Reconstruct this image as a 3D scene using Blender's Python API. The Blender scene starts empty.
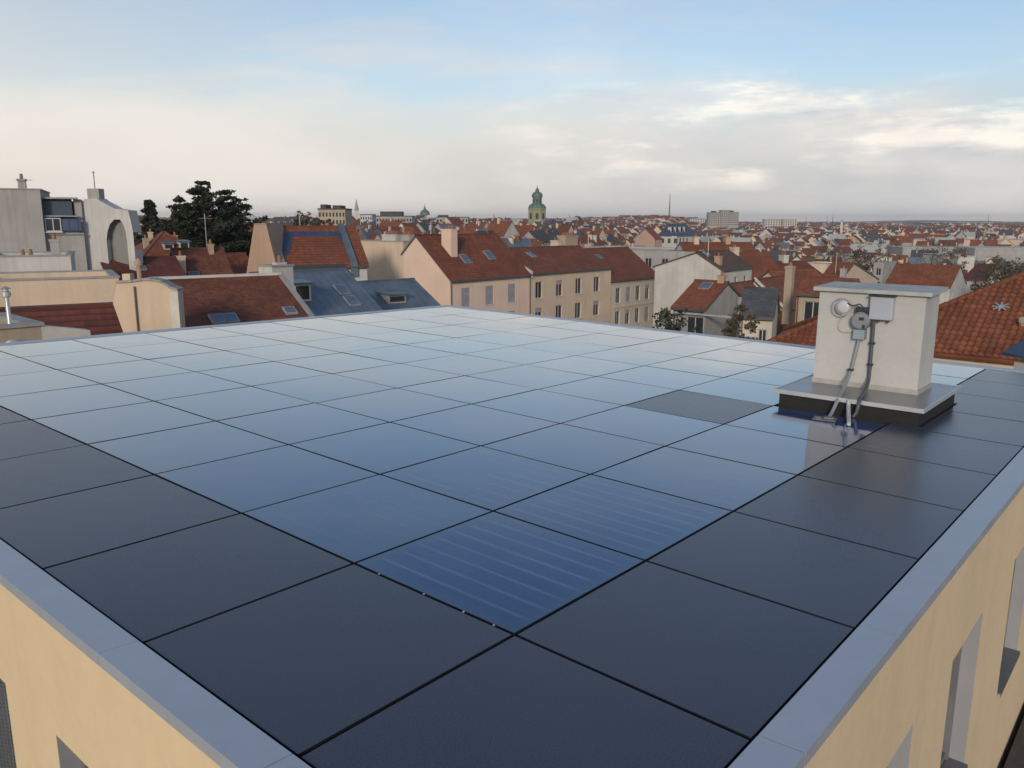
import bpy, math, random
from mathutils import Vector, Matrix, noise
R = math.radians
rnd = random.Random(7)
S = 1.5
GZ = -18.0                       # street level below the roof
sc = bpy.context.scene
COL = sc.collection

# ------------------------------------------------------------------ camera
CAM = Vector((-3.372, -2.858, 2.413)); YAW, PITCH, ROLL, F = R(49.471), R(11.457), R(0.137), 810.38
_fw = Vector((math.sin(YAW)*math.cos(PITCH), math.cos(YAW)*math.cos(PITCH), -math.sin(PITCH)))
_r0 = Vector((math.cos(YAW), -math.sin(YAW), 0)); _u0 = _r0.cross(_fw)
_r = math.cos(ROLL)*_r0 + math.sin(ROLL)*_u0; _u = -math.sin(ROLL)*_r0 + math.cos(ROLL)*_u0
_fh = Vector((math.sin(YAW), math.cos(YAW), 0))
camd = bpy.data.cameras.new('camera'); cam = bpy.data.objects.new('camera', camd); COL.objects.link(cam)
cam.location = CAM; cam.rotation_euler = Matrix((_r, _u, -_fw)).transposed().to_euler()
camd.sensor_width = 36; camd.lens = F/1024*36; camd.clip_end = 30000; camd.clip_start = 0.05
sc.camera = cam

def ray(px, py): return _fw + _r*((px-512)/F) - _u*((py-384)/F)
def at(px, D, py):                # where the sight line meets the distance D (horizontal, forward)
    d = ray(px, py); return CAM + d*(D/d.dot(_fh))
def onplane(px, py, ax, val):
    d = ray(px, py); return CAM + d*((val-CAM[ax])/d[ax])
def proj(P):
    d = Vector(P)-CAM; z = d.dot(_fw); return 512+F*d.dot(_r)/z, 384-F*d.dot(_u)/z
def run_to(P, dr, px):            # length along dr from P until picture column px
    d = P-CAM; k = (px-512)/F
    return (k*d.dot(_fw)-d.dot(_r))/(dr.dot(_r)-k*dr.dot(_fw))
def dist(P): return (Vector(P)-CAM).dot(_fh)
def sstep(a, b, x): x = max(0, min(1, (x-a)/(b-a))); return x*x*(3-2*x)
def ground_z(x, y):               # the city lies lower than the street beside us; a low ridge under the radio mast
    d = Vector((x-CAM.x, y-CAM.y, 0)); r = d.length; D = d.dot(_fh); az = math.atan2(d.dot(_r0), D); px = 512+F*d.dot(_r0)/max(D, 1)
    f = sstep(.03, .26, az)*(1-sstep(1.2, 2.2, az)); g = (1-sstep(.03, .26, az))*(1-sstep(1.0, 2.0, -az))
    return GZ-14*f*(sstep(120, 290, r)-.72*sstep(420, 1000, r))+5*g*sstep(250, 700, r)+15*sstep(1200, 1700, D)*math.exp(-((px-655)/60)**2)

# ------------------------------------------------------------------ node helpers
class NT:
    def __init__(s, name):
        s.m = bpy.data.materials.new(name); s.m.use_nodes = True; s.t = s.m.node_tree; s.t.nodes.clear()
        s.out = s.n('ShaderNodeOutputMaterial'); s.b = s.n('ShaderNodeBsdfPrincipled'); s.l(s.b.outputs[0], s.out.inputs[0])
    def n(s, ty, **k):
        nd = s.t.nodes.new(ty)
        for a, v in k.items():
            if a.startswith('i_'): nd.inputs[a[2:].replace('_', ' ')].default_value = v
            else: setattr(nd, a, v)
        return nd
    def l(s, a, b): s.t.links.new(a, b)
    def math(s, op, a, b=None, c=None):
        nd = s.n('ShaderNodeMath', operation=op)
        for i, v in enumerate((a, b, c)):
            if v is None: continue
            if hasattr(v, 'is_linked'): s.l(v, nd.inputs[i])
            else: nd.inputs[i].default_value = v
        return nd.outputs[0]
    def ramp(s, f, stops):
        nd = s.n('ShaderNodeValToRGB'); e = nd.color_ramp.elements
        while len(e) < len(stops): e.new(0.5)
        for el, (p, c) in zip(e, stops):
            el.position = p; el.color = (c[0], c[1], c[2], 1) if isinstance(c, (tuple, list)) else (c, c, c, 1)
        s.l(f, nd.inputs[0]); return nd.outputs[0]
    def mix(s, f, a, b, bt='MIX'):
        nd = s.n('ShaderNodeMix', data_type='RGBA', blend_type=bt)
        for i, v in ((0, f), (6, a), (7, b)):
            if hasattr(v, 'is_linked'): s.l(v, nd.inputs[i])
            elif i == 0: nd.inputs[0].default_value = v
            else: nd.inputs[i].default_value = (v[0], v[1], v[2], 1)
        return nd.outputs[2]
    def noise(s, vec, scale, det=4, rough=.55):
        nd = s.n('ShaderNodeTexNoise'); nd.inputs['Scale'].default_value = scale
        nd.inputs['Detail'].default_value = det; nd.inputs['Roughness'].default_value = rough
        if vec is not None: s.l(vec, nd.inputs['Vector'])
        return nd.outputs[0]
    def bump(s, h, st=.3, d=.02):
        nd = s.n('ShaderNodeBump'); nd.inputs['Strength'].default_value = st; nd.inputs['Distance'].default_value = d
        s.l(h, nd.inputs['Height']); s.l(nd.outputs[0], s.b.inputs['Normal'])
    def mapping(s, vec, scale):
        nd = s.n('ShaderNodeMapping'); nd.inputs['Scale'].default_value = scale; s.l(vec, nd.inputs['Vector']); return nd.outputs[0]
def mul(c, k): return tuple(min(1, x*k) for x in c)

_mats = {}
def plaster(name, c, dirt=.35, streak=.3, scale=1.0):
    if name in _mats: return _mats[name]
    t = NT(name); tc = t.n('ShaderNodeTexCoord').outputs['Object']
    oi = t.n('ShaderNodeObjectInfo').outputs['Random']
    big = t.noise(tc, .35*scale, 5); fine = t.noise(tc, 6*scale, 4)
    st = t.noise(t.mapping(tc, (2.2, 2.2, .16)), 1.0, 5, .65)
    col = t.mix(t.ramp(big, [(.35, 0), (.7, 1)]), mul(c, 1-.35*dirt), mul(c, 1.06))
    col = t.mix(t.math('MULTIPLY', t.ramp(st, [(.48, 0), (.72, 1)]), streak), col, mul(c, .5))
    col = t.mix(t.math('MULTIPLY', t.ramp(fine, [(.4, 0), (.7, 1)]), .12), col, mul(c, .6))
    col = t.mix(t.math('MULTIPLY', oi, .18), col, (c[0]*.75, c[1]*.72, c[2]*.7))
    t.l(col, t.b.inputs['Base Color']); t.b.inputs['Roughness'].default_value = .9
    t.bump(fine, .25, .02); _mats[name] = t.m; return t.m
def tiles(name, c, c2, tw=.26, th=.33, moss=.25, bump=True, wave=.05):
    if name in _mats: return _mats[name]
    t = NT(name); uv = t.n('ShaderNodeUVMap').outputs[0]; sx = t.n('ShaderNodeSeparateXYZ'); t.l(uv, sx.inputs[0])
    oc = t.n('ShaderNodeTexCoord').outputs['Object']; oi = t.n('ShaderNodeObjectInfo').outputs['Random']
    u = t.math('DIVIDE', sx.outputs[0], tw); v = t.math('DIVIDE', sx.outputs[1], th)
    cm = t.n('ShaderNodeCombineXYZ'); t.l(t.math('FLOOR', u), cm.inputs[0]); t.l(t.math('FLOOR', v), cm.inputs[1])
    wn = t.n('ShaderNodeTexWhiteNoise', noise_dimensions='3D'); t.l(cm.outputs[0], wn.inputs['Vector'])
    fv = t.math('FRACT', v); fu = t.math('FRACT', u)
    col = t.mix(wn.outputs[0], c, c2)
    big = t.noise(oc, .45, 5, .65); col = t.mix(t.math('MULTIPLY', t.ramp(big, [(.42, 0), (.62, 1)]), .55), col, mul(c, .55))
    mo = t.noise(oc, 1.6, 6, .7); col = t.mix(t.math('MULTIPLY', t.ramp(mo, [(.55, 0), (.7, 1)]), moss), col, (.05, .05, .035))
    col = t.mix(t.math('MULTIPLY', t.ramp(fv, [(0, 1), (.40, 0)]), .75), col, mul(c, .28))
    col = t.mix(t.math('MULTIPLY', oi, .35), col, mul(c2, .6))
    t.l(col, t.b.inputs['Base Color']); t.b.inputs['Roughness'].default_value = .82
    h = t.math('ADD', t.math('MULTIPLY', fv, .7), t.math('MULTIPLY', t.math('SINE', t.math('MULTIPLY', u, 6.2832)), wave))
    if bump: t.bump(h, .9, .05)
    _mats[name] = t.m; return t.m
def simple(name, c, rough=.6, metal=0., var=.15, nscale=2.0, bumpk=0., spec=.5):
    if name in _mats: return _mats[name]
    t = NT(name); tc = t.n('ShaderNodeTexCoord').outputs['Object']; nz = t.noise(tc, nscale, 6, .6)
    t.l(t.mix(t.ramp(nz, [(.3, 0), (.7, 1)]), mul(c, 1-var), mul(c, 1+var)), t.b.inputs['Base Color'])
    t.l(t.math('ADD', t.math('MULTIPLY', nz, .25), rough-.12), t.b.inputs['Roughness'])
    t.b.inputs['Metallic'].default_value = metal; t.b.inputs['Specular IOR Level'].default_value = spec
    if bumpk: t.bump(nz, bumpk, .02)
    _mats[name] = t.m; return t.m
def seamed(name, c, w=.55, rough=.45, metal=.3):
    if name in _mats: return _mats[name]
    t = NT(name); uv = t.n('ShaderNodeUVMap').outputs[0]; sx = t.n('ShaderNodeSeparateXYZ'); t.l(uv, sx.inputs[0])
    oc = t.n('ShaderNodeTexCoord').outputs['Object']; nz = t.noise(oc, .8, 6, .65)
    fu = t.math('FRACT', t.math('DIVIDE', sx.outputs[0], w))
    seam = t.ramp(fu, [(0, 1), (.05, 1), (.09, 0)])
    col = t.mix(t.ramp(nz, [(.3, 0), (.72, 1)]), mul(c, .7), mul(c, 1.2)); col = t.mix(t.math('MULTIPLY', seam, .5), col, mul(c, .45))
    t.l(col, t.b.inputs['Base Color']); t.b.inputs['Roughness'].default_value = rough; t.b.inputs['Metallic'].default_value = metal
    t.bump(seam, .7, .03); _mats[name] = t.m; return t.m

M = {
 'cream': plaster('cream plaster', (.60, .475, .36)), 'peach': plaster('peach plaster', (.68, .52, .42), .2, .15),
 'yellow': plaster('yellow render', (.66, .515, .33), .12, .1, 1.2), 'beige': plaster('beige plaster', (.40, .33, .25), .4, .35),
 'white': plaster('white plaster', (.52, .51, .49), .45, .5), 'grey': plaster('grey plaster', (.36, .35, .34), .5, .5),
 'greycream': plaster('grey cream plaster', (.55, .51, .44), .3, .3), 'pink': plaster('pinkish plaster', (.45, .30, .24)),
 'tan': plaster('tan plaster', (.42, .29, .21), .4, .3), 'brick': plaster('dark brick', (.20, .085, .05), .5, .4, 3),
 'shaft': plaster('chimney render', (.49, .495, .48), .35, .3, 2.5),
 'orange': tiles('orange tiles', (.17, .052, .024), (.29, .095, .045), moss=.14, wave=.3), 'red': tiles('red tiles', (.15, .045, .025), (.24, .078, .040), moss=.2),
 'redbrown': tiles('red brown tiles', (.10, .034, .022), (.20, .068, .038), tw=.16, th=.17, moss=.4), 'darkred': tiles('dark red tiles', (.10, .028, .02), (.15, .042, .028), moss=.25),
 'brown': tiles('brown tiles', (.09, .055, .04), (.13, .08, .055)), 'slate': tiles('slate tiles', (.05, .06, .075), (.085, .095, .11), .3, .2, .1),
 'zinc': seamed('zinc sheet', (.14, .18, .225)), 'paleroof': seamed('pale metal sheet', (.38, .40, .40), .8, .6, .1), 'bluezinc': seamed('blue zinc sheet', (.06, .085, .15)),
 'dark': simple('dark grey felt', (.05, .05, .052), .85), 'trim': simple('pale stone trim', (.5, .48, .44), .8), 'greytrim': simple('grey stone trim', (.27, .27, .27), .8),
 'gutter': simple('gutter metal', (.10, .09, .085), .5, .3), 'frame': simple('white window frame', (.42, .42, .42), .5), 'shutter': simple('grey shutter', (.33, .32, .35), .6, bumpk=.1),
 'metal': simple('galvanised metal', (.46, .48, .50), .42, .6, .1, 4), 'darkmetal': simple('dark metal', (.05, .052, .06), .4, .4),
 'bark': simple('bark', (.06, .045, .035), .9, bumpk=.4), 'pot': simple('clay pot', (.28, .13, .08), .85), 'copper': simple('green copper', (.085, .15, .115), .6, .1, .25, .4),
 'stoneyellow': plaster('yellow green stone', (.25, .27, .17), .4, .4, .4),
}
def glass_mat(name, c, rough=.06):
    t = NT(name); tc = t.n('ShaderNodeTexCoord').outputs['Object']; nz = t.noise(tc, 1.3, 2)
    t.l(t.mix(nz, mul(c, .5), mul(c, 1.5)), t.b.inputs['Base Color']); t.b.inputs['Roughness'].default_value = rough
    t.b.inputs['IOR'].default_value = 1.5; return t.m
M['glass'] = glass_mat('window glass', (.03, .035, .04)); M['skyglass'] = glass_mat('skylight glass', (.09, .13, .19), .12)
def leaf_mat(name, a, b):
    t = NT(name); oc = t.n('ShaderNodeTexCoord').outputs['Object']; nz = t.noise(oc, 2.3, 5, .7)
    t.l(t.mix(t.ramp(nz, [(.35, 0), (.65, 1)]), a, b), t.b.inputs['Base Color']); t.b.inputs['Roughness'].default_value = .75
    return t.m
M['conifer'] = leaf_mat('conifer needles', (.010, .018, .012), (.042, .055, .028)); M['leafgreen'] = leaf_mat('green leaves', (.035, .05, .02), (.07, .085, .035))
M['leafrust'] = leaf_mat('rust leaves', (.10, .055, .022), (.17, .085, .03)); M['leafbrown'] = leaf_mat('brown leaves', (.06, .045, .028), (.10, .075, .04))

# ------------------------------------------------------------------ mesh helpers
class MB:
    def __init__(s): s.v = []; s.f = []; s.uv = []; s.mi = []
    def face(s, pts, uv=None, mi=0):
        i = len(s.v); s.v += [tuple(p) for p in pts]; s.f.append(tuple(range(i, i+len(pts)))); s.mi.append(mi)
        s.uv.append(uv if uv else [(p[0], p[2]) for p in pts])
    def box(s, x0, x1, y0, y1, z0, z1, mi=0, zt=None):
        P = [(x, y, z) for z in (z0, z1) for y in (y0, y1) for x in (x0, x1)]
        for q in ((0, 2, 3, 1), (4, 5, 7, 6), (0, 1, 5, 4), (1, 3, 7, 5), (3, 2, 6, 7), (2, 0, 4, 6)):
            pts = [P[k] for k in q]; s.face(pts, [(p[0]+p[1], p[2]) if q not in ((0, 2, 3, 1), (4, 5, 7, 6)) else (p[0], p[1]) for p in pts], mi)
    def slab(s, top, th, mi=0, uvs=None, mi_side=None):   # polygon 'top' (counter-clockwise from above) thickened straight down
        n = len(top); s.face(top, uvs, mi); bot = [(p[0], p[1], p[2]-th) for p in top]; s.face(bot[::-1], None, mi if mi_side is None else mi_side)
        for k in range(n):
            a, b = top[k], top[(k+1) % n]; s.face([bot[k], bot[(k+1) % n], b, a], [(0, 0), (.1, 0), (.1, .1), (0, .1)], mi if mi_side is None else mi_side)
    def tube(s, pts, rad, seg=8, mi=0, cap=True):
        rings = []; pts = [Vector(p) for p in pts]
        rs = rad if isinstance(rad, (list, tuple)) else [rad]*len(pts); prev = None
        for i, p in enumerate(pts):
            d = (pts[min(i+1, len(pts)-1)]-pts[max(i-1, 0)]).normalized()
            ref = prev if prev is not None else (Vector((0, 0, 1)) if abs(d.z) < .9 else Vector((1, 0, 0)))
            a = (ref - d*ref.dot(d)); a = a.normalized() if a.length > 1e-5 else d.orthogonal().normalized()
            prev = a; b = d.cross(a)
            rings.append([p+(a*math.cos(2*math.pi*k/seg)+b*math.sin(2*math.pi*k/seg))*rs[i] for k in range(seg)])
        for A, B in zip(rings, rings[1:]):
            for k in range(seg): s.face([A[k], A[(k+1) % seg], B[(k+1) % seg], B[k]], [(0, 0), (.1, 0), (.1, .1), (0, .1)], mi)
        if cap: s.face(rings[0][::-1], None, mi); s.face(rings[-1], None, mi)
    def lathe(s, prof, seg=16, c=(0, 0), mi=0, sq=False):
        ph = math.pi/seg if sq else 0
        for (r0, z0), (r1, z1) in zip(prof, prof[1:]):
            for k in range(seg):
                a, b = 2*math.pi*k/seg+ph, 2*math.pi*(k+1)/seg+ph
                p = [(c[0]+r0*math.cos(a), c[1]+r0*math.sin(a), z0), (c[0]+r0*math.cos(b), c[1]+r0*math.sin(b), z0), (c[0]+r1*math.cos(b), c[1]+r1*math.sin(b), z1), (c[0]+r1*math.cos(a), c[1]+r1*math.sin(a), z1)]
                if r1 < 1e-4: p = p[:3]
                elif r0 < 1e-4: p = [p[0], p[2], p[3]]
                s.face(p, None, mi)
    def prism(s, poly, y0, y1, mi=0):       # polygon in x,z extruded along y
        s.face([(x, y0, z) for x, z in poly], None, mi); s.face([(x, y1, z) for x, z in poly][::-1], None, mi)
        for (a, b), (c, d) in zip(poly, poly[1:]+poly[:1]): s.face([(a, y0, b), (a, y1, b), (c, y1, d), (c, y0, d)], [(y0, b), (y1, b), (y1, d), (y0, d)], mi)
    def mesh(s, name, mats, smooth=False, merge=False):
        me = bpy.data.meshes.new(name); me.from_pydata(s.v, [], s.f)
        uvl = me.uv_layers.new(name='UVMap'); flat = [c for f in s.uv for p in f for c in p]
        uvl.data.foreach_set('uv', flat)
        for m in (mats if isinstance(mats, (list, tuple)) else [mats]): me.materials.append(m)
        me.polygons.foreach_set('material_index', s.mi)
        if smooth: me.polygons.foreach_set('use_smooth', [True]*len(s.f))
        if merge or smooth:
            import bmesh
            bm = bmesh.new(); bm.from_mesh(me); bmesh.ops.remove_doubles(bm, verts=bm.verts, dist=1e-4); bm.to_mesh(me); bm.free()
        me.update(); return me
    def build(s, name, mats, parent=None, loc=(0, 0, 0), rot=None, smooth=False, merge=False):
        return mk(name, s.mesh(name, mats, smooth, merge), parent, loc, rot)
def mk(name, me, parent=None, loc=(0, 0, 0), rot=None):
    o = bpy.data.objects.new(name, me); COL.objects.link(o); o.location = loc
    if rot is not None: o.rotation_euler = rot
    if parent is not None: o.parent = parent
    return o
def tag(o, label=None, cat=None, group=None, kind=None):
    if label: o['label'] = label
    if cat: o['category'] = cat
    if group: o['group'] = group
    if kind: o['kind'] = kind
    return o
def empty(name, loc=(0, 0, 0), rz=0, **k):
    o = bpy.data.objects.new(name, None); COL.objects.link(o); o.location = loc; o.rotation_euler = (0, 0, rz); o.empty_display_size = .3
    return tag(o, **k)
_kids = {}
def copy_tree(o, parent=None):
    c = o.copy(); COL.objects.link(c)
    if parent is not None: c.parent = parent
    for ch in list(o.children): copy_tree(ch, c)
    return c

def wall_holes(mb, T, L, H, holes, z0=0., dep=.2, mi=0, mir=None):
    """rectangle L x H with recessed openings; T maps (s, depth inwards, z) to a point"""
    xs = sorted({0., L} | {h[0] for h in holes} | {h[0]+h[2] for h in holes}); zs = sorted({z0, H} | {h[1] for h in holes} | {h[1]+h[3] for h in holes})
    for a, b in zip(xs, xs[1:]):
        za = None
        for c, d in zip(zs, zs[1:]):
            mx, mz = (a+b)/2, (c+d)/2
            if any(h[0] < mx < h[0]+h[2] and h[1] < mz < h[1]+h[3] for h in holes): continue
            mb.face([T(a, 0, c), T(b, 0, c), T(b, 0, d), T(a, 0, d)], [(a, c), (b, c), (b, d), (a, d)], mi)
    m2 = mi if mir is None else mir
    for x, z, w, h in [q[:4] for q in holes]:
        mb.face([T(x, 0, z), T(x+w, 0, z), T(x+w, dep, z), T(x, dep, z)], None, m2)
        mb.face([T(x, dep, z+h), T(x+w, dep, z+h), T(x+w, 0, z+h), T(x, 0, z+h)], None, m2)
        mb.face([T(x, 0, z), T(x, dep, z), T(x, dep, z+h), T(x, 0, z+h)], None, m2)
        mb.face([T(x+w, 0, z), T(x+w, 0, z+h), T(x+w, dep, z+h), T(x+w, dep, z)], None, m2)
_wc = {}
def window(parent, loc, rz, w, h, style='plain', dep=.2):
    """frame set in the opening, pane and sill as its sub-parts; front faces -y"""
    key = (round(w, 2), round(h, 2), style)
    if key not in _wc:
        f = MB(); t = .07; y0, y1 = dep-.06, dep-.005
        f.box(0, t, y0, y1, 0, h); f.box(w-t, w, y0, y1, 0, h); f.box(t, w-t, y0, y1, 0, t); f.box(t, w-t, y0, y1, h-t, h)
        if style != 'shutter': f.box(w/2-.035, w/2+.035, y0-.004, y1-.01, t, h-t)
        p = MB(); p.box(t, w-t, dep-.035, dep-.02, t, h-t)
        s = MB(); s.box(-.08, w+.08, -.07, dep-.07, -.08, -.002)
        x = None
        if style == 'shutter':
            x = MB(); n = int(h/.09)
            for k in range(n): x.box(.02, w-.02, .05, .075, h*k/n+.008, h*(k+1)/n-.008)
        if style == 'half':
            x = MB(); n = 6
            for k in range(n): x.box(.02, w-.02, .05, .075, h-.5+.5*k/n+.006, h-.5+.5*(k+1)/n-.006)
        _wc[key] = (f.mesh('window', M['frame']), p.mesh('pane', M['glass']), s.mesh('sill', M['trim']), x.mesh('shutter', M['shutter']) if x else None)
    a, b, c, d = _wc[key]
    o = mk('window', a, parent, loc, (0, 0, rz)); mk('pane', b, o); mk('sill', c, o)
    if d: mk('shutter', d, o)
    return o

def house(name, label, cat, A, ud, L, W, ze, rise, roof='gable', yr=None, wall='cream', rf='red', zb=None, wins=(), chim=(), sky=(), dorm=(), over=.25,
          group=None, fb=(), verge=None, gut=True, extra=None, baked=None, hb=0.):
    """A: front left corner (world), ud: unit direction of the front, W: depth; ze eave height, rise of ridge. Windows: (side, s, top below eave, w, h, style)"""
    if zb is None: zb = ground_z(A[0], A[1])-.5
    A = Vector((A[0], A[1], zb)); rz = math.atan2(ud[1], ud[0]); H = ze-zb; yr = W/2 if yr is None else yr
    root = empty(name, A, rz, label=label, cat=cat, group=group)
    wm = MB(); Ts = {'front': (lambda s, d, z: (s, d, z), L), 'right': (lambda s, d, z: (L-d, s, z), W), 'left': (lambda s, d, z: (d, W-s, z), W), 'back': (lambda s, d, z: (L-s, W-d, z), L)}
    bx = roof == 'gablex'; xr = L/2 if yr is None or not bx else yr
    for side, (T, ln) in Ts.items():
        hl = [(s, H-t-h, w, h) for (sd, s, t, w, h, st) in wins if sd == side]
        if baked and side != 'back':
            wm_w, wm_h, gap = baked
            n = max(1, int((ln-.8)/gap)); 
            for k in range(n):
                for fl in range(3):
                    s0 = (ln-(n-1)*gap)/2+k*gap-wm_w/2; zt = H-.6-fl*2.9
                    wm.face([T(s0, -.02, zt-wm_h), T(s0+wm_w, -.02, zt-wm_h), T(s0+wm_w, -.02, zt), T(s0, -.02, zt)], None, 1)
        wall_holes(wm, T, ln, H, hl)
    ov = over
    rm = MB(); th = .16
    def slope(p, u0=0.):    # roof face: p[0]->p[1] runs along the eave; uv metres
        P = [Vector(q) for q in p]; e = (P[1]-P[0]).normalized(); nn = e.cross(P[-1]-P[0]).normalized(); v = nn.cross(e)
        rm.slab([tuple(q) for q in P], th, 0, [(e.dot(q-P[0])+50, v.dot(q-P[0])+50) for q in P], 1)
    if roof == 'gable':
        k = rise/yr; zB = hb if hb else rise-(W-yr)*k
        if zB < 0 and not hb: zB = 0.
        kb = (rise-zB)/(W-yr)
        for x in (0, L):
            pts = [(x, 0, H), (x, W, H), (x, W, H+zB), (x, yr, H+rise)]
            if zB < 1e-4: pts = [pts[0], pts[1], pts[3]]
            if x == 0: pts = pts[::-1]
            wm.face(pts, [(p[1], p[2]) for p in pts])
        if zB > 0: wm.face([(L, W, H), (0, W, H), (0, W, H+zB), (L, W, H+zB)])
        z1 = th+.02
        slope([(-ov*.6, -ov, H-ov*k+z1), (L+ov*.6, -ov, H-ov*k+z1), (L+ov*.6, yr, H+rise+z1), (-ov*.6, yr, H+rise+z1)])
        slope([(L+ov*.6, W+ov, H+zB-ov*kb+z1), (-ov*.6, W+ov, H+zB-ov*kb+z1), (-ov*.6, yr, H+rise+z1), (L+ov*.6, yr, H+rise+z1)])
        rm.tube([(-ov*.6, yr, H+rise+z1-.02), (L+ov*.6, yr, H+rise+z1-.02)], .11, 6)
        surf = lambda s, y, k=k, z1=z1: H+z1+(k*y if y <= yr else zB+kb*(W-y))
    elif roof == 'gablex':
        k = rise/xr; k2 = rise/(L-xr); z1 = th+.02
        for y in (0, W):
            pts = [(0, y, H), (L, y, H), (xr, y, H+rise)]; wm.face(pts if y == 0 else pts[::-1])
        slope([(-ov, W+ov*.6, H-ov*k+z1), (-ov, -ov*.6, H-ov*k+z1), (xr, -ov*.6, H+rise+z1), (xr, W+ov*.6, H+rise+z1)])
        slope([(L+ov, -ov*.6, H-ov*k2+z1), (L+ov, W+ov*.6, H-ov*k2+z1), (xr, W+ov*.6, H+rise+z1), (xr, -ov*.6, H+rise+z1)])
        rm.tube([(xr, -ov*.6, H+rise+z1-.02), (xr, W+ov*.6, H+rise+z1-.02)], .11, 6)
        surf = lambda s, y, k=k, z1=z1: H+z1+(k*s if s <= xr else k2*(L-s))
    elif roof == 'hip':
        q = min(yr, L/2-.05); z1 = th+.02; k = rise/yr
        a, b, c, d = (-ov, -ov, H-ov*k+z1), (L+ov, -ov, H-ov*k+z1), (L+ov, W+ov, H-ov*k+z1), (-ov, W+ov, H-ov*k+z1)
        e, g = (q, yr, H+rise+z1), (L-q, yr, H+rise+z1)
        slope([a, b, g, e]); slope([c, d, e, g]); slope([d, a, e]); slope([b, c, g])
        for p1, p2 in ((a, e), (b, g), (c, g), (d, e), (e, g)): rm.tube([p1, p2], .10, 6)
        surf = lambda s, y, k=k, z1=z1, qh=q: H+z1+k*min(y, W-y, max(s, .1)*yr/qh, max(L-s, .1)*yr/qh)
    elif roof == 'flat':
        rm.slab([(0.25, .25, H-.3), (L-.25, .25, H-.3), (L-.25, W-.25, H-.3), (.25, W-.25, H-.3)], .1, 0)
        cp = MB()
        cp.box(-.06, L+.06, -.06, .3, H, H+.08); cp.box(-.06, L+.06, W-.3, W+.06, H, H+.08); cp.box(-.06, .3, .3, W-.3, H, H+.08); cp.box(L-.3, L+.06, .3, W-.3, H, H+.08)
        for (sx, sy) in ((.02, .02),): pass
        wm.face([(0.3, .3, H), (.3, W-.3, H), (.3, W-.3, H-.4), (.3, .3, H-.4)]); wm.face([(L-.3, W-.3, H), (L-.3, .3, H), (L-.3, .3, H-.4), (L-.3, W-.3, H-.4)])
        wm.face([(.3, W-.3, H), (L-.3, W-.3, H), (L-.3, W-.3, H-.4), (.3, W-.3, H-.4)])
        cp.build('coping', M['greytrim'], root)
        surf = lambda s, y: H-.3
    elif roof == 'shed':
        k = rise/W; z1 = th+.02
        for x in (0, L): pts = [(x, 0, H), (x, W, H), (x, W, H+rise)]; wm.face(pts if x else pts[::-1])
        wm.face([(L, W, H), (0, W, H), (0, W, H+rise), (L, W, H+rise)])
        slope([(-ov*.5, -ov, H-ov*k+z1), (L+ov*.5, -ov, H-ov*k+z1), (L+ov*.5, W+ov*.5, H+rise+k*ov*.5+z1), (-ov*.5, W+ov*.5, H+rise+k*ov*.5+z1)])
        surf = lambda s, y, k=k, z1=z1: H+z1+k*y
    wmat = M[wall]; wm.build('wall', [wmat, M['glass']], root)
    ro = rm.build('roof', [M[rf], M['greytrim'] if rf in ('zinc', 'bluezinc', 'paleroof') else M['gutter']], root)
    sf = surf
    for (sd, s, t, w, h, st) in wins:
        z = H-t-h
        if sd == 'front': window(root, (s, 0, z), 0, w, h, st)
        elif sd == 'left': window(root, (0, W-s, z), -math.pi/2, w, h, st)
        elif sd == 'right': window(root, (L, s, z), math.pi/2, w, h, st)
    if gut and roof != 'flat':
        g = MB(); kk = {'gable': rise/yr, 'hip': rise/yr, 'shed': rise/W, 'gablex': 0}[roof]
        if roof != 'gablex':
            g.tube([(-.05, -ov-.05, H-ov*kk+.02), (L+.05, -ov-.05, H-ov*kk+.02)], .075, 6); g.tube([(.12, -.07, H-.15), (.12, -.07, 0)], .05, 6); g.build('gutter', M['gutter'], root)
    for (s, y, w, d, h, mt) in chim:
        s = s+L if s < 0 else s; y = yr if y is None else y
        c = MB(); z = sf(s, y); c.box(s-w/2, s+w/2, y-d/2, y+d/2, z-1.2, z+h); c.box(s-w/2-.05, s+w/2+.05, y-d/2-.05, y+d/2+.05, z+h-.15, z+h)
        co = c.build('chimney', M[mt], root, merge=True)
        n = max(1, int(max(w, d)/.42)); p = MB()
        for i in range(n):
            o_ = (i-(n-1)/2)*.4; cx, cy = (s+o_, y) if w >= d else (s, y+o_)
            p.lathe([(0.0, z+h), (.12, z+h), (.09, z+h+.35), (0, z+h+.35)], 8, (cx, cy))
        p.build('chimney_pot', M['pot'], co)
    for (s, y, w, h) in sky:
        kx, ky = (sf(s+.1, y)-sf(s-.1, y))/.2, (sf(s, y+.1)-sf(s, y-.1))/.2
        if roof == 'gablex': rot = (0, -math.atan(kx), 0)
        else: rot = (math.atan(ky), 0, 0)
        f = MB(); f.box(-w/2-.06, w/2+.06, -h/2-.06, h/2+.06, -.1, .07); f2 = MB(); f2.box(-w/2, w/2, -h/2, h/2, .07, .085)
        fo = f.build('skylight', M['greytrim'], root, (s, y, sf(s, y)), rot); f2.build('pane', M['skyglass'], fo)
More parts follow.
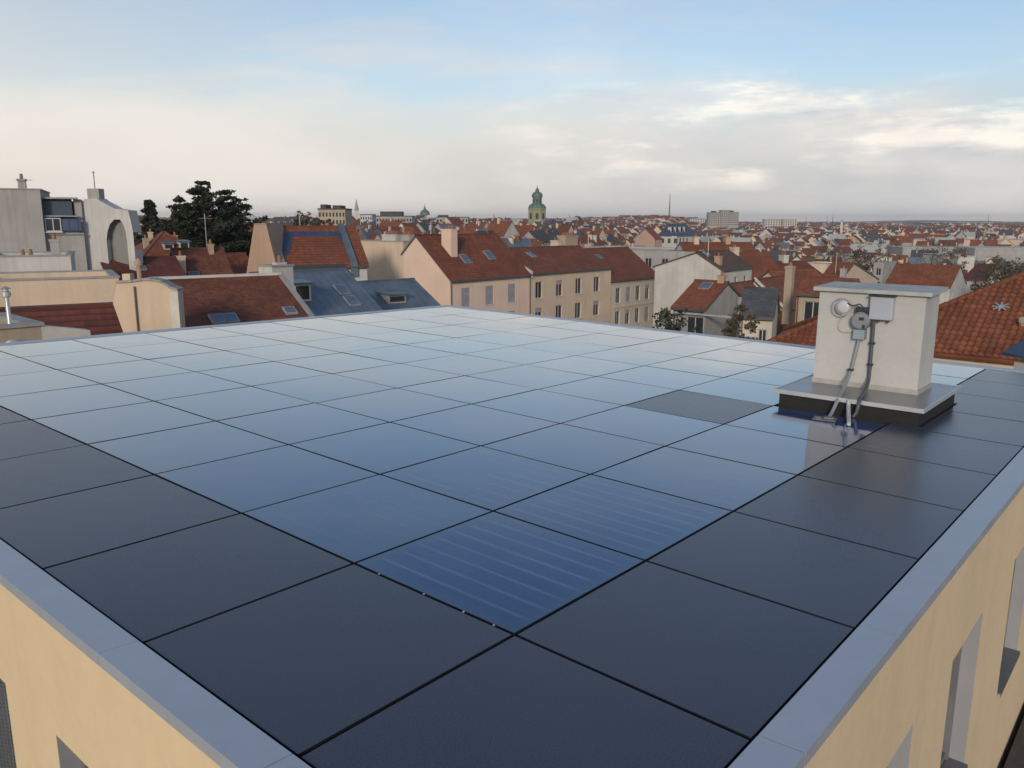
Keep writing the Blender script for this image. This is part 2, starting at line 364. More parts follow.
    for (s, y, w, h, mt) in dorm:
        z = sf(s, y)-.15; q = MB(); k = (sf(s, y+.1)-sf(s, y-.1))/.2; run = min((h+.1)/max(k, .2), 4.)
        q.face([(s-w/2, y, z), (s-w/2+.12, y, z), (s-w/2+.12, y, z+h), (s-w/2, y, z+h)]); q.face([(s+w/2-.12, y, z), (s+w/2, y, z), (s+w/2, y, z+h), (s+w/2-.12, y, z+h)])
        q.face([(s-w/2+.12, y, z+h-.12), (s+w/2-.12, y, z+h-.12), (s+w/2-.12, y, z+h), (s-w/2+.12, y, z+h)]); q.face([(s-w/2+.12, y, z), (s+w/2-.12, y, z), (s+w/2-.12, y, z+.25), (s-w/2+.12, y, z+.25)])
        q.face([(s-w/2, y+run, z), (s-w/2, y, z), (s-w/2, y, z+h), (s-w/2, y+run, z+h)]); q.face([(s+w/2, y, z), (s+w/2, y+run, z), (s+w/2, y+run, z+h), (s+w/2, y, z+h)])
        do = q.build('dormer', M[mt], root)
        rr = MB(); rr.slab([(s-w/2-.15, y-.2, z+h+.1), (s+w/2+.15, y-.2, z+h+.1), (s+w/2+.15, y+run, z+h+.22), (s-w/2-.15, y+run, z+h+.22)], .1); rr.build('dormer_roof', M['zinc'], do)
        pp = MB(); pp.box(s-w/2+.12, s+w/2-.12, y+.05, y+.07, z+.25, z+h-.12); pp.build('dormer_window', M['glass'], do)
    for x in (verge or ()):
        v = MB(); k = rise/yr; x0, x1 = x-.14, x+.14
        v.prism([(-.3, H-.4), (-.3, H+.42-.3*k), (yr, H+rise+.42), (yr, H+rise-.3)], x0, x1); v.v = [(p[1], p[0], p[2]) for p in v.v]
        v.f = [f[::-1] for f in v.f]; v.uv = [u[::-1] for u in v.uv]; v.build('party_wall', M['trim' if wall != 'grey' else 'greytrim'], root)
    if extra: extra(root, H, sf)
    return root

U, V = Vector((1, 0, 0)), Vector((0, 1, 0))
def rotv(v, deg): a = R(deg); return Vector((v.x*math.cos(a)-v.y*math.sin(a), v.x*math.sin(a)+v.y*math.cos(a), 0))
def corner(name, label, cat, B, pxL, pxR, ridge='u', apex=None, rise=None, rot=0, **k):
    """B=(px, D, py) near top corner; left face runs to column pxL, right face to column pxR; apex=(px,py) of the gable"""
    b = at(*B); u, v = rotv(U, rot), rotv(V, rot); lv = run_to(b, v, pxL) if pxL < 9e3 else 10; lu = run_to(b, u, pxR) if pxR < 9e3 else 10
    lv = k.pop('lv', lv); lu = k.pop('lu', lu); yr = k.pop('yr', None)
    if apex is not None:
        if ridge == 'u': t = run_to(b, v, apex[0]); P = b+v*t
        else: t = run_to(b, u, apex[0]); P = b+u*t
        yr = t; rise = at(apex[0], dist(P), apex[1]).z-b.z
    if ridge == 'u': return house(name, label, cat, b, u, lu, lv, b.z, rise, yr=yr, **k)
    return house(name, label, cat, b+v*lv, -v, lv, lu, b.z, rise, yr=yr, **k)

def grid_w(side, n, L, first=.6, floors=2, w=1.0, h=1.7, style='plain', storey=2.9, s0=None, gap=None):
    gap = gap or L/n; s0 = gap/2-w/2 if s0 is None else s0
    return [(side, s0+k*gap, first+f*storey, w, h, style if not callable(style) else style(k, f)) for k in range(n) for f in range(floors)]
# ================================================================== our own building: roof grid, walls, coping
UL = [v*S for v in (0, .9867, 1.9415, 2.9007, 3.8547, 4.8572, 5.8368, 6.8318, 7.828, 8.8021)]
VL = [v*S for v in (0, .9987, 1.974, 2.9739, 3.9688, 4.9977, 6.0492, 7.1069, 8.1447, 9.1796)]
BX, BY = -1.5215, -1.491
def zr(x, y): return -.0159*x+.0115*y
TX, TY = math.atan(.0115), math.atan(.0159)      # slopes as rotations about x and y
XE, YE = UL[-1], VL[-1]

def panel_material():
    t = NT('solar glass'); oc = t.n('ShaderNodeTexCoord').outputs['Object']; s = t.n('ShaderNodeSeparateXYZ'); t.l(oc, s.inputs[0])
    oi = t.n('ShaderNodeObjectInfo').outputs['Random']
    f = t.math('FRACT', t.math('ADD', t.math('MULTIPLY', s.outputs[0], 1/.182), .5))
    d = t.math('ABSOLUTE', t.math('SUBTRACT', f, .5)); line = t.ramp(d, [(0, 1), (.02, 1), (.075, .25), (.16, 0)])
    f2 = t.math('FRACT', t.math('MULTIPLY', s.outputs[0], 1/.0455)); fine = t.ramp(t.math('ABSOLUTE', t.math('SUBTRACT', f2, .5)), [(0, 1), (.12, 0)])
    ax, ay = t.math('ABSOLUTE', s.outputs[0]), t.math('ABSOLUTE', s.outputs[1])
    edge = t.ramp(t.math('MAXIMUM', ax, ay), [(.60, 0), (.74, 1)])
    nz = t.noise(oc, 1.2, 5, .6); wob = t.noise(t.mapping(oc, (6, .5, 1)), 1.5, 3)
    base = t.mix(t.ramp(wob, [(.3, 0), (.7, 1)]), (.003, .030, .125), (.007, .047, .18))
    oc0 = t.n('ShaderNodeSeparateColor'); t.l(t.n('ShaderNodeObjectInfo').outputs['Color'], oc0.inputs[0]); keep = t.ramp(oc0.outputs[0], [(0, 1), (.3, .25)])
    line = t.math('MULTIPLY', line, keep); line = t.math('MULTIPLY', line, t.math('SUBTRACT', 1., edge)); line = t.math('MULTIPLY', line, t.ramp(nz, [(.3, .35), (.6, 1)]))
    col = t.mix(t.math('MULTIPLY', line, .42), base, (.20, .27, .40)); col = t.mix(t.math('MULTIPLY', fine, .05), col, (.2, .25, .35))
    oc_ = t.n('ShaderNodeSeparateColor'); t.l(t.n('ShaderNodeObjectInfo').outputs['Color'], oc_.inputs[0]); sky_refl = t.math('MULTIPLY', oc_.outputs[0], t.math('ADD', .75, t.math('MULTIPLY', nz, .5)))
    col = t.mix(sky_refl, col, (.12, .19, .235))  # pale sky reflection painted into the panel colour, amount from object colour
    col = t.mix(t.math('MULTIPLY', edge, .45), col, (.04, .085, .125))
    dust = t.noise(t.n('ShaderNodeNewGeometry').outputs['Position'], .55, 7, .7)
    col = t.mix(t.math('MULTIPLY', t.ramp(dust, [(.42, 0), (.75, 1)]), .14), col, (.25, .25, .24))
    t.l(col, t.b.inputs['Base Color'])
    t.l(t.math('ADD', t.math('MULTIPLY_ADD', oi, .06, .06), t.math('MULTIPLY', t.ramp(dust, [(.35, 0), (.75, 1)]), .07)), t.b.inputs['Roughness'])
    t.b.inputs['IOR'].default_value = 1.42; t.b.inputs['Coat Weight'].default_value = .70; t.b.inputs['Specular Tint'].default_value = (.80, .96, 1, 1); t.b.inputs['Coat IOR'].default_value = 1.38; t.b.inputs['Coat Roughness'].default_value = .03
    t.bump(t.noise(oc, 1.6, 2), .05, .01); return t.m
def matt_material():
    t = NT('dark matt glass'); oc = t.n('ShaderNodeTexCoord').outputs['Object']; pos = t.n('ShaderNodeNewGeometry').outputs['Position']
    gr = t.noise(oc, 110, 2, .6); dust = t.noise(pos, .7, 3, .5)
    col = t.mix(t.ramp(gr, [(.3, 0), (.75, 1)]), (.027, .034, .055), (.072, .084, .118))
    col = t.mix(t.math('MULTIPLY', t.ramp(dust, [(.4, 0), (.75, 1)]), .10), col, (.12, .12, .125))
    t.l(col, t.b.inputs['Base Color']); t.l(t.math('ADD', .25, t.math('MULTIPLY', dust, .05)), t.b.inputs['Roughness'])
    t.b.inputs['IOR'].default_value = 1.5
    return t.m
MP, MD = panel_material(), matt_material()
EDGE = simple('black panel edge', (.012, .013, .016), .5)
ORD = ['', 'first', 'second', 'third', 'fourth', 'fifth', 'sixth', 'seventh', 'eighth', 'ninth', 'tenth']
def panel(name, x0, x1, y0, y1, mat, label, cat, group, tilt=.09, g=.013, notch=None):
    w, h = (x1-x0)/2-g, (y1-y0)/2-g; m = MB()
    cx, cy = (x0+x1)/2, (y0+y1)/2
    pl = [(-w, -h), (w, -h), (w, h), (-w, h)]
    if notch: nx, ny, sd_ = notch; nx -= cx; ny -= cy; pl = [(-w, -h), (w, -h), (w, h), (nx, h), (nx, ny), (-w, ny)] if sd_ > 0 else [(-w, -h), (w, -h), (w, ny), (nx, ny), (nx, h), (-w, h)]
    m.face([(x, y, 0) for x, y in pl], None, 0); m.face([(x, y, -.035) for x, y in pl][::-1], None, 1)
    for a, b in zip(pl, pl[1:]+pl[:1]):
        m.face([(a[0], a[1], -.035), (b[0], b[1], -.035), (b[0], b[1], 0), (a[0], a[1], 0)], None, 1)
    o = m.build(name, [mat, EDGE], None, (cx, cy, zr(cx, cy)), (TX+R(rnd.gauss(0, tilt)), TY+R(rnd.gauss(0, tilt)), 0))
    return tag(o, label, cat, group)
CX0, CX1, CY0, CY1 = 7.48, 9.38, -.34, 1.54           # chimney kerb footprint
for i in range(9):
    for j in range(9):
        x0, x1, y0, y1 = UL[i], UL[i+1], VL[j], VL[j+1]
        if j == 0 and i == 5: continue
        if j == 0 and i == 6: x0 = CX1+.02
        lab = f'solar panel, {ORD[i+1]} row from plain left border, {ORD[j+1]} from border under chimney'
        if (i, j) == (4, 1):
            panel('roof_panel', x0, x1, y0, y1, MD, 'single dull dark panel lying among the shiny blue solar panels', 'roof panel', 'dark matt roof panels'); continue
        if (i, j) == (0, 0): lab = 'deep blue solar panel with pale stripes at the near corner of the array'
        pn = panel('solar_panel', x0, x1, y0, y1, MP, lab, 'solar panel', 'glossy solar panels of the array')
        refl = {(0, 0): 0, (1, 0): .04, (2, 0): .16, (3, 0): .22, (1, 1): .14, (2, 1): .2, (0, 1): .34, (0, 2): .30, (0, 3): .36, (4, 0): .0, (3, 1): .14}.get((i, j), max(.04, min(.50, .17+.026*(i+j)+.018*(j-i))+rnd.uniform(-.07, .08))); pn.color = (refl, 0, 0, 1)  # hand-set amount of painted sky reflection per panel, random elsewhere
dk = 'dark matt roof panels'
panel('roof_panel', BX, 0, BY, 0, MD, 'dark roof panel at the near corner between the two metal copings', 'roof panel', dk, .05)
for j in range(9): panel('roof_panel', BX, 0, VL[j], VL[j+1], MD, f'dark roof panel along the left coping, {ORD[j+1]} beyond the near corner panel', 'roof panel', dk, .1)
for i in range(9):
    nt_ = (CX0-.02, CY0-.015, -1) if i == 5 else (CX1+.02, CY0-.015, 1) if i == 6 else None
    panel('roof_panel', UL[i], UL[i+1], BY, 0, MD, f'dark roof panel along the right coping, {ORD[i+1]} beyond the near corner panel', 'roof panel', dk, .05, notch=nt_)

own = empty('yellow_building', (0, 0, 0), label='yellow rendered building carrying the solar panel roof with grey metal coping', cat='building')
CW = .232                                             # coping width
OX, OY = BX-CW, BY-CW-.005
wx, wy = OX+.035, OY+.035                             # wall planes
ex, ey = XE+.20, YE+.20
def coping(p0, p1, q0, q1, joints, nm):               # inner edge p0->p1, outer edge q0->q1
    m = MB(); ts = [0]+joints+[1]
    P0, P1, Q0, Q1 = map(lambda p: Vector((p[0], p[1], zr(*p))), (p0, p1, q0, q1))
    ln = (P1-P0).length; g = .003/ln
    out = (Q0-P0); out.z = 0; 
    for a, b in zip(ts, ts[1:]):
        a += g; b -= g
        A, B = P0.lerp(P1, a), P0.lerp(P1, b); dq = (Q1-Q0).normalized()
        D_ = Q0 if a < .01 else Q0+dq*(A-Q0).dot(dq); C_ = Q1 if b > .99 else Q0+dq*(B-Q0).dot(dq)
        z = Vector((0, 0, .010)); A, B = A+z, B+z; C_, D_ = C_+Vector((0, 0, .022)), D_+Vector((0, 0, .022))
        d = Vector((0, 0, -.075)); m.face([A, D_, C_, B]); m.face([D_, D_+d, C_+d, C_]); m.face([A, A+d, D_+d, D_]); m.face([B, C_, C_+d, B+d]); m.face([A+d*.8, A, B, B+d*.8])
        m.face([D_+d, A+d, B+d, C_+d])
    m.build(nm, COPM, own)
COPM = simple('coping sheet', (.45, .485, .54), .42, .35, .07, 2.6)
ylen = ey-OY; xlen = ex-OX
# mitred at the near corner
coping((BX-.008, BY-.008), (BX-.008, ey), (OX, OY), (OX, ey), [(y-BY)/(ey-BY) for y in [.03]+[v+.03 for v in VL[1:]]], 'coping')
coping((BX-.008, BY-.008), (ex, BY-.008), (OX, OY), (ex, OY), [(x-BX)/(ex-BX) for x in [.05]+[u+.05 for u in UL[1:]]], 'coping')
coping((XE+.02, BY), (XE+.02, YE+.02), (ex, BY), (ex, ey), [.3, .6], 'coping'); coping((BX, YE+.02), (XE+.02, YE+.02), (BX, ey), (ex, ey), [.3, .6], 'coping')
m = MB(); q = [(wx+.02, wy+.02), (ex-.06, wy+.02), (ex-.06, ey-.06), (wx+.02, ey-.06)]
m.face([(x, y, zr(x, y)-.085) for x, y in q]); m.build('roof_membrane', M['darkmetal'], own)
wm = MB(); ZB = GZ
LW, LH = ey-.03-wy, -.14-ZB
def TL(s, d, z): return (wx+d, ey-.03-s, ZB+z)            # left wall, s runs towards the near corner
def TR(s, d, z): return (wx+s, wy+d, ZB+z)                # right wall
def hole(s0, s1, z0, z1): return (s0, z0-ZB, s1-s0, z1-z0)
Ym = ey-.03
def st(dz): return 2.95*dz
lw = []; rw = []
for f in range(5):
    for (a, b) in ((1.30, 2.44), (3.35, 4.5), (6.6, 7.75), (9.3, 10.45)):
        lw.append((Ym-b, Ym-a, -2.47-st(f), -.87-st(f)))
for f in range(1):
    for (a, b) in ((-1.05, -.1), (1.18, 2.31), (3.45, 4.58), (6.12, 7.28), (8.5, 9.65), (11., 12.15)):
        rw.append((a-wx, b-wx, -2.63, -1.02 - .02*a/2))
def wall_top(s, z0): return z0
wall_holes(wm, TL, Ym-wy, LH+.10, [hole(*q) for q in lw], dep=.24, mir=1)
wall_holes(wm, TR, ex-.03-wx, LH-.14, [hole(*q) for q in rw], dep=.24, mir=1)
wm.face([(ex-.03, wy, ZB), (ex-.03, Ym, ZB), (ex-.03, Ym, -.2), (ex-.03, wy, -.25)]); wm.face([(ex-.03, Ym, ZB), (wx, Ym, ZB), (wx, Ym, -.05), (ex-.03, Ym, -.2)])
# closing strip under the sloping coping
for (a, b) in (((wx, wy), (wx, Ym)), ((wx, wy), (ex-.03, wy))):
    z0 = -.04 if a[0] == b[0] else -.28
    wm.face([(a[0], a[1], z0), (b[0], b[1], z0), (b[0], b[1], zr(*b)-.03), (a[0], a[1], zr(*a)-.03)])
REV = simple('pale window lining', (.34, .35, .38), .5, .2, .05, 2)
wm.build('wall', [M['yellow'], REV], own)
_own = {}
def own_window(w, h, loc, rz, screen):
    f = MB(); t = .06
    f.box(.01, t, .13, .235, .01, h-.01); f.box(w-t, w-.01, .13, .235, .01, h-.01); f.box(t, w-t, .15, .235, .01, t+.03); f.box(t, w-t, .15, .235, h-t-.01, h-.01); f.box(w/2-.03, w/2+.03, .16, .23, t+.03, h-t-.01)
    o = f.build('window', simple('grey window frame', (.15, .155, .17), .5), own, loc, (0, 0, rz))
    p = MB(); p.box(t, w-t, .19, .205, .03, h-t); p.build('pane', M['glass'], o)
    s = MB(); s.box(.004, w-.004, -.035, .145, .003, .02); s.box(.004, w-.004, -.035, -.03, -.03, .003); s.build('sill', simple('dark sill sheet', (.16, .17, .18), .45, .4, .08), o)
    if screen:
        x = MB(); n = 46
        for k in range(n): x.box(.02, w-.02, .02, .034, .03+(h-.06)*k/n, .03+(h-.06)*k/n+.018)
        for k in range(14): x.box(.02+(w-.05)*k/13, .032+(w-.05)*k/13, .016, .019, .03, h-.03)
        x.build('slatted_screen', simple('screen metal', (.20, .21, .22), .5, .4, .1), o)
for k, q in enumerate(lw[:8]): own_window(q[1]-q[0], q[3]-q[2], TL(q[0], 0, q[2]-ZB), -math.pi/2, k % 4 == 1)
for k, q in enumerate(rw): own_window(q[1]-q[0], q[3]-q[2], TR(q[0], 0, q[2]-ZB), 0, False)

# lower flat roof beside the right wall
low = empty('flat_roof_annexe', (10, -7.2, GZ), label='dark flat roofed annexe below the right hand yellow wall', cat='building')
m = MB(); m.box(-12, 22, -9, 5.42, 0, -4.1-GZ); m.build('wall', M['grey'], low); m = MB(); m.box(-12.1, 22.1, -9.1, 5.44, -4.1-GZ, -3.95-GZ); m.build('roof', simple('dark gravel roof', (.055, .048, .045), .95, 0, .3, 6, .4), low)

# ================================================================== chimney on the roof
ch = empty('roof_chimney', ((CX0+CX1)/2, .6, -.12), label='tall cream rendered chimney block on a black kerb with grey slab cap', cat='chimney')
ox, oy, oz = ch.location
def cb(m, x0, x1, y0, y1, z0, z1): m.box(x0-ox, x1-ox, y0-oy, y1-oy, z0-oz, z1-oz)
m = MB(); cb(m, CX0+.03, CX1-.03, CY0+.03, CY1-.03, -.2, .078); m.build('kerb', simple('black bitumen', (.012, .012, .013), .75, 0, .3, 5, .2), ch)
m = MB(); cb(m, CX0-.02, CX1+.02, CY0-.02, CY1+.02, .078, .098)
m.build('kerb_flashing', simple('flashing sheet', (.30, .31, .32), .34, .75, .12, 3), ch)
m = MB(); t_ = .012
cb(m, CX0-.03, CX0-.02, CY0-.03, CY1+.03, .05, .106); cb(m, CX0-.02, CX1+.02, CY0-.03, CY0-.02, .05, .106); cb(m, CX1+.02, CX1+.03, CY0-.03, CY1+.03, .05, .106); cb(m, CX0-.02, CX1+.02, CY1+.02, CY1+.03, .05, .106)
m.build('drip_edge', simple('bright drip edge', (.62, .63, .64), .35, .6, .05), ch)
SX0, SX1, SY0, SY1 = 8.35, 9.04, -.05, 1.36
m = MB(); cb(m, SX0-.015, SX1+.015, SY0-.015, SY1+.015, .098, .165); m.build('upstand', simple('grey upstand', (.38, .375, .35), .6, .2, .15, 5), ch)
m = MB(); cb(m, SX0, SX1, SY0, SY1, .1, 1.425); m.build('shaft', M['shaft'], ch)
m = MB(); x0, x1, y0, y1 = SX0-.07, SX1+.10, SY0-.08, SY1+.07
P = lambda a, b, c: (a-ox, b-oy, c-oz)
m.slab([P(x0, y0, 1.485), P(x1, y0, 1.515), P(x1, y1, 1.515), P(x0, y1, 1.485)], .052); m.build('cap', simple('concrete cap', (.36, .375, .37), .7, 0, .18, 4, .2), ch)
# fittings on its wide face (x = SX0)
XF = SX0
def fit(name, **k): return empty(name, (XF, k.pop('y'), k.pop('z')), **k)
jb = fit('junction_box', y=.48, z=1.25, label='grey rectangular cable box high on the chimney face', cat='cable box')
m = MB(); m.box(-.115, 0, -.15, .15, -.165, .15); bo = m.build('housing', simple('grey box plastic', (.36, .39, .44), .5, 0, .06), jb, merge=True)
bv = bo.modifiers.new('b', 'BEVEL'); bv.width = .014; bv.segments = 2
m = MB(); m.box(-.135, 0, -.165, .165, .152, .17); m.build('lid', M['darkmetal'], jb)
m = MB()
for y in (-.09, 0.03, .1): m.tube([(-.06, y, -.164), (-.06, y, -.20)], .018, 8)
m.build('cable_gland', M['darkmetal'], jb)
mt = fit('electricity_meter', y=.735, z=1.05, label='round blue grey meter unit beside the cable box on the chimney', cat='meter')
m = MB(); m.lathe([(0, .0), (.125, .0), (.13, .04), (.125, .12), (.10, .15), (0, .155)], 24); o = m.build('housing', simple('blue grey casing', (.22, .235, .26), .5, .1, .12, 6), mt, (0, 0, 0), (0, -math.pi/2, 0), smooth=False)
m = MB(); m.box(-.10, -.01, -.10, .08, .11, .19); m.build('terminal_cover', M['darkmetal'], mt)
m = MB(); m.box(-.13, -.01, -.075, .075, -.25, -.12); m.build('cable_entry', simple('teal grey plastic', (.22, .28, .32), .5), mt)
m = MB(); m.box(-.168, -.158, -.08, -.05, -.09, -.04); m.box(-.17, -.158, -.06, .0, .02, .06); m.build('seal', M['darkmetal'], mt)
fl = fit('round_lamp', y=.985, z=1.225, label='white round bulkhead lamp with wire ring on the chimney face', cat='lamp')
m = MB(); m.lathe([(0, .07), (.085, .075), (.092, .085), (.088, .10), (.07, .112), (.05, .116), (0, .118)], 24); m.build('lamp_glass', simple('opal glass', (.48, .49, .51), .3, 0, .05), fl, (0, 0, 0), (0, -math.pi/2, 0), smooth=True)
m = MB(); m.lathe([(0, 0), (.05, 0), (.05, .05), (.11, .075), (.11, .09), (0, .09)], 20); m.build('lamp_base', M['shutter'], fl, (0, 0, 0), (0, -math.pi/2, 0))
m = MB(); m.tube([(-.10, .02+.125*math.cos(a*math.pi/12), .125*math.sin(a*math.pi/12)) for a in range(25)], .008, 6, cap=False); m.build('ring', M['shutter'], fl)
def cable(name, pts, rad, mat, label, cat='cable', n=6, clips=()):
    P_ = [Vector(p) for p in pts]; out = []
    for i in range(len(P_)-1):      # Catmull-Rom
        p0, p1, p2, p3 = P_[max(i-1, 0)], P_[i], P_[i+1], P_[min(i+2, len(P_)-1)]
        for k in range(n):
            t = k/n; out.append(.5*((2*p1)+(p2-p0)*t+(2*p0-5*p1+4*p2-p3)*t*t+(-p0+3*p1-3*p2+p3)*t**3))
    out.append(P_[-1]); b = out[0].copy(); m = MB(); m.tube([p-b for p in out], rad, 8)
    root = empty(name, b, label=label, cat=cat, group='cables on the chimney'); m.build('sleeve', mat, root, smooth=True)
    if clips:
        for p in clips:
            c = MB(); p = Vector(p)-b; c.box(p.x-.03, p.x+.03, p.y-.035, p.y+.035, p.z-.015, p.z+.015)
            c.build('clip', M['darkmetal'], root)
    return root
GC = simple('grey conduit', (.27, .29, .32), .45, .2, .1); DC = simple('dark conduit', (.07, .08, .10), .5, .1, .1)
cable('conduit', [(XF-.07, .735, .82), (XF-.06, .76, .70), (XF-.05, .80, .45), (XF-.06, .825, .33), onplane(847, 381, 0, 8.05), onplane(841.5, 392.6, 0, 7.70), onplane(837, 401.5, 0, 7.40), onplane(832, 412.5, 0, 7.2), (7.04, .648, -.09)], .024, GC, 'light grey conduit from the round meter bending diagonally over the black kerb', clips=[(XF-.06, .82, .35)])
cable('conduit', [(XF-.06, .575, 1.05), (XF-.045, .575, .85), (XF-.045, .572, .40), (XF-.06, .57, .25), onplane(866, 389, 0, 8.0), onplane(860, 398.5, 0, 7.5), onplane(858.5, 405, 0, 7.40), onplane(856.5, 412, 0, 7.38), (7.36, .45, -.11)], .026, DC, 'dark conduit dropping straight from the grey cable box over the kerb', clips=[(XF-.04, .573, .75), (XF-.04, .572, .45)])
cable('conduit', [(7.43, .54, .10), (7.40, .53, .02), (7.10, .42, -.06), (6.87, .34, -.075), (6.84, .335, -.10)][0:5], .028, simple('pale conduit', (.42, .43, .44), .45, .1, .1), 'short pale conduit standing against the black kerb edge')
cable('cable', [(XF-.02, 1.0, 1.11), (XF-.02, 1.055, .98), (XF-.02, 1.02, .88), (XF-.02, .90, .87), (XF-.03, .80, .93)], .007, simple('pale cable', (.40, .39, .36), .6), 'thin pale cable looped below the round white lamp')
cable('cable', [(XF-.10, .93, 1.28), (XF-.12, .84, 1.26), (XF-.10, .76, 1.28), (XF-.11, .68, 1.21), (XF-.08, .63, 1.20)], .009, M['darkmetal'], 'thin black cable joining the lamp, the meter and the cable box')
m = MB(); m.box(-.10, .10, -.13, .15, 0, .012); m.box(-.03, .06, -.10, .02, .012, .035); m.box(-.06, .02, .05, .12, .012, .028)
o = m.build('cable_bracket', simple('dusty bracket', (.16, .16, .17), .6, .3, .3, 9), None, (6.96, .66, zr(6.96, .66)+.006), (TX, TY, R(12)), merge=True); tag(o, 'small dusty metal bracket lying on the panels where the conduits end', 'bracket')
# bits of moss and small clamps in the near seam
for k, (t, sz) in enumerate(((.18, .006), (.48, .006), (.72, .007), (.89, .006))):
    m = MB(); m.box(-sz, sz, -sz*.7, sz*.7, 0, .007); m.box(-sz*.5, sz*.5, -sz*1.2, sz*1.2, .002, .005)
    y = VL[1]*(1-t); o = m.build('panel_clamp', M['metal'], None, (0.0, y, zr(0, y)-.002), (0, 0, R(10*k))); tag(o, f'tiny metal clamp in the seam, {ORD[k+1]} one towards the near corner', 'clamp', 'clamps in the near seam')
# small skylight hood beyond the right end of the roof
vh = empty('roof_vent', (15.2, -.62, -3), label='small roof vent with tilted blue grey lid in front of the orange roof', cat='roof vent')
a_, b_ = at(1003, 16.0, 351), at(1040, 15.2, 351)
vh.location = (a_.x, a_.y, -4); ud = (b_-a_); vh.rotation_euler = (0, 0, math.atan2(ud.y, ud.x))
m = MB(); m.box(.22, .95, .08, .7, 0, 3.68); m.build('base', M['white'], vh)
z = a_.z+4; m = MB(); m.slab([(0, -.02, z-.02), (1.1, -.02, z-.02), (1.1, .75, z+.34), (0, .75, z+.34)], .06); m.build('lid', M['bluezinc'], vh)
# ================================================================== neighbouring buildings
def flue(root, x, y, z, h, r=.12, mat='metal'):
    m = MB(); m.lathe([(0, z-.3), (r, z-.3), (r, z+h), (r*1.8, z+h), (r*1.8, z+h+.12), (0, z+h+.25)], 10, (x, y)); m.build('flue', M[mat], root)
def tv_aerial(px, D, py0, py1, label, nb=5):
    a, b = at(px, D, py1), at(px, D, py0); o = empty('aerial', a, label=label, cat='aerial'); h = b.z-a.z; m = MB()
    m.tube([(0, 0, -1.), (0, 0, h)], .035, 6)
    m.build('mast', M['metal'], o); m = MB()
    m.tube([(-.5, 0, h*.9), (.5, 0, h*.9)], .02, 5)
    for k in range(nb): m.tube([(-.45+.9*k/(nb-1), -.3, h*.9), (-.45+.9*k/(nb-1), .3, h*.9)], .012, 4)
    m.build('antenna', M['metal'], o); return o

def seg(name, label, cat, A_, B_, **k):
    a, b = at(*A_), at(*B_); ud = Vector((b.x-a.x, b.y-a.y, 0)); L = ud.length; ud.normalize(); W = k.pop('W', 9); rise = k.pop('rise', 3)
    return house(name, label, cat, a, ud, L, W, a.z, rise, **k)
# --- long cream row in the middle
def sty1(k, f): return 'shutter'
C1 = corner('row_house', 'peach house at the near end of the middle row, closed grey shutters, two blue skylights', 'house', (450, 80, 280), 404, 529, 'u', apex=(417, 237), wall='peach', rf='red',
    wins=[('front', 1.6+3.55*k, .9+2.9*f, 1.25, 1.95, 'shutter') for k in range(3) for f in range(3)],
    chim=[(2.9, 2.9, .9, 1.4, 2.2, 'peach')], sky=[(4.2, 1.9, .95, 1.2), (8.2, 2.2, .95, 1.2)], group=None)
P0 = at(450, 80, 280)
t7 = run_to(P0, V, 404); t15 = run_to(P0, V, 354.5)
zt = at(375, 88, 241).z
house('party_wall_building', 'windowless cream block with flat top behind the blue zinc roofs', 'building', P0+V*(t7+.02)+U*.02, U, 9, t15-t7, zt, 0, 'flat', wall='cream', rf='dark',
      chim=[(1.5, 3.5, .8, 2.2, 1.0, 'white'), (5.5, 5.5, .8, 1.6, .9, 'grey')])
s2 = run_to(P0, U, 529); s3 = run_to(P0, U, 611.5)
ap2 = at(572, dist(P0+U*s3+V*5.), 247).z
C2 = house('row_house', 'cream middle house of the row with open casements and plain tiled roof', 'house', P0+U*(s2+.05), U, s3-s2-.1, 10, P0.z, ap2-P0.z, yr=5, wall='cream', rf='red',
    wins=[('front', 1.1+3.75*k, .95+2.9*f, 1.25, 1.85, 'half' if (k+f) % 3 == 1 else 'plain') for k in range(4) for f in range(3)],
    chim=[(14.4, 5.6, 2.6, 1.3, 1.6, 'beige'), (12.6, 6.0, .8, 1.2, 1.2, 'cream')], sky=[(4.5, 3.4, .8, 1.1)], verge=(0.15,))
b3 = P0+U*s3; b3.z = at(613.5, dist(b3), 281).z; s4 = run_to(b3, U, 660)
def pil(root, H, sf):
    m = MB(); m.box(.0, .45, -.12, -.002, 0, H-.1); m.box(s4-.55, s4, -.12, -.002, 0, H-.1); m.box(.45, s4-.55, -.10, -.002, H-.45, H-.12); m.box(.45, s4-.55, -.09, -.002, H-3.6, H-3.4)
    m.build('pilasters', M['cream'], root)
ap3 = at(622, dist(b3+U*4+V*5.), 250).z
C3 = house('row_house', 'grey and cream house at the far end of the row with narrow tall windows', 'house', b3+V*.3, U, s4, 9.5, b3.z, ap3-b3.z, yr=5, wall='greycream', rf='red',
    wins=[('front', 1.3+(s4-2.4)/4*k+.3, 1.0+2.95*f, 1.05, 1.95, ['plain', 'half', 'plain', 'shutter'][(k*3+f*2) % 4 if (k, f) != (3, 0) else 1]) for k in range(4) for f in range(3)], chim=[(1.2, 5.8, 1.0, 1.4, 1.2, 'tan')], sky=[(2.8, 3.6, 1.1, .7)], extra=pil)

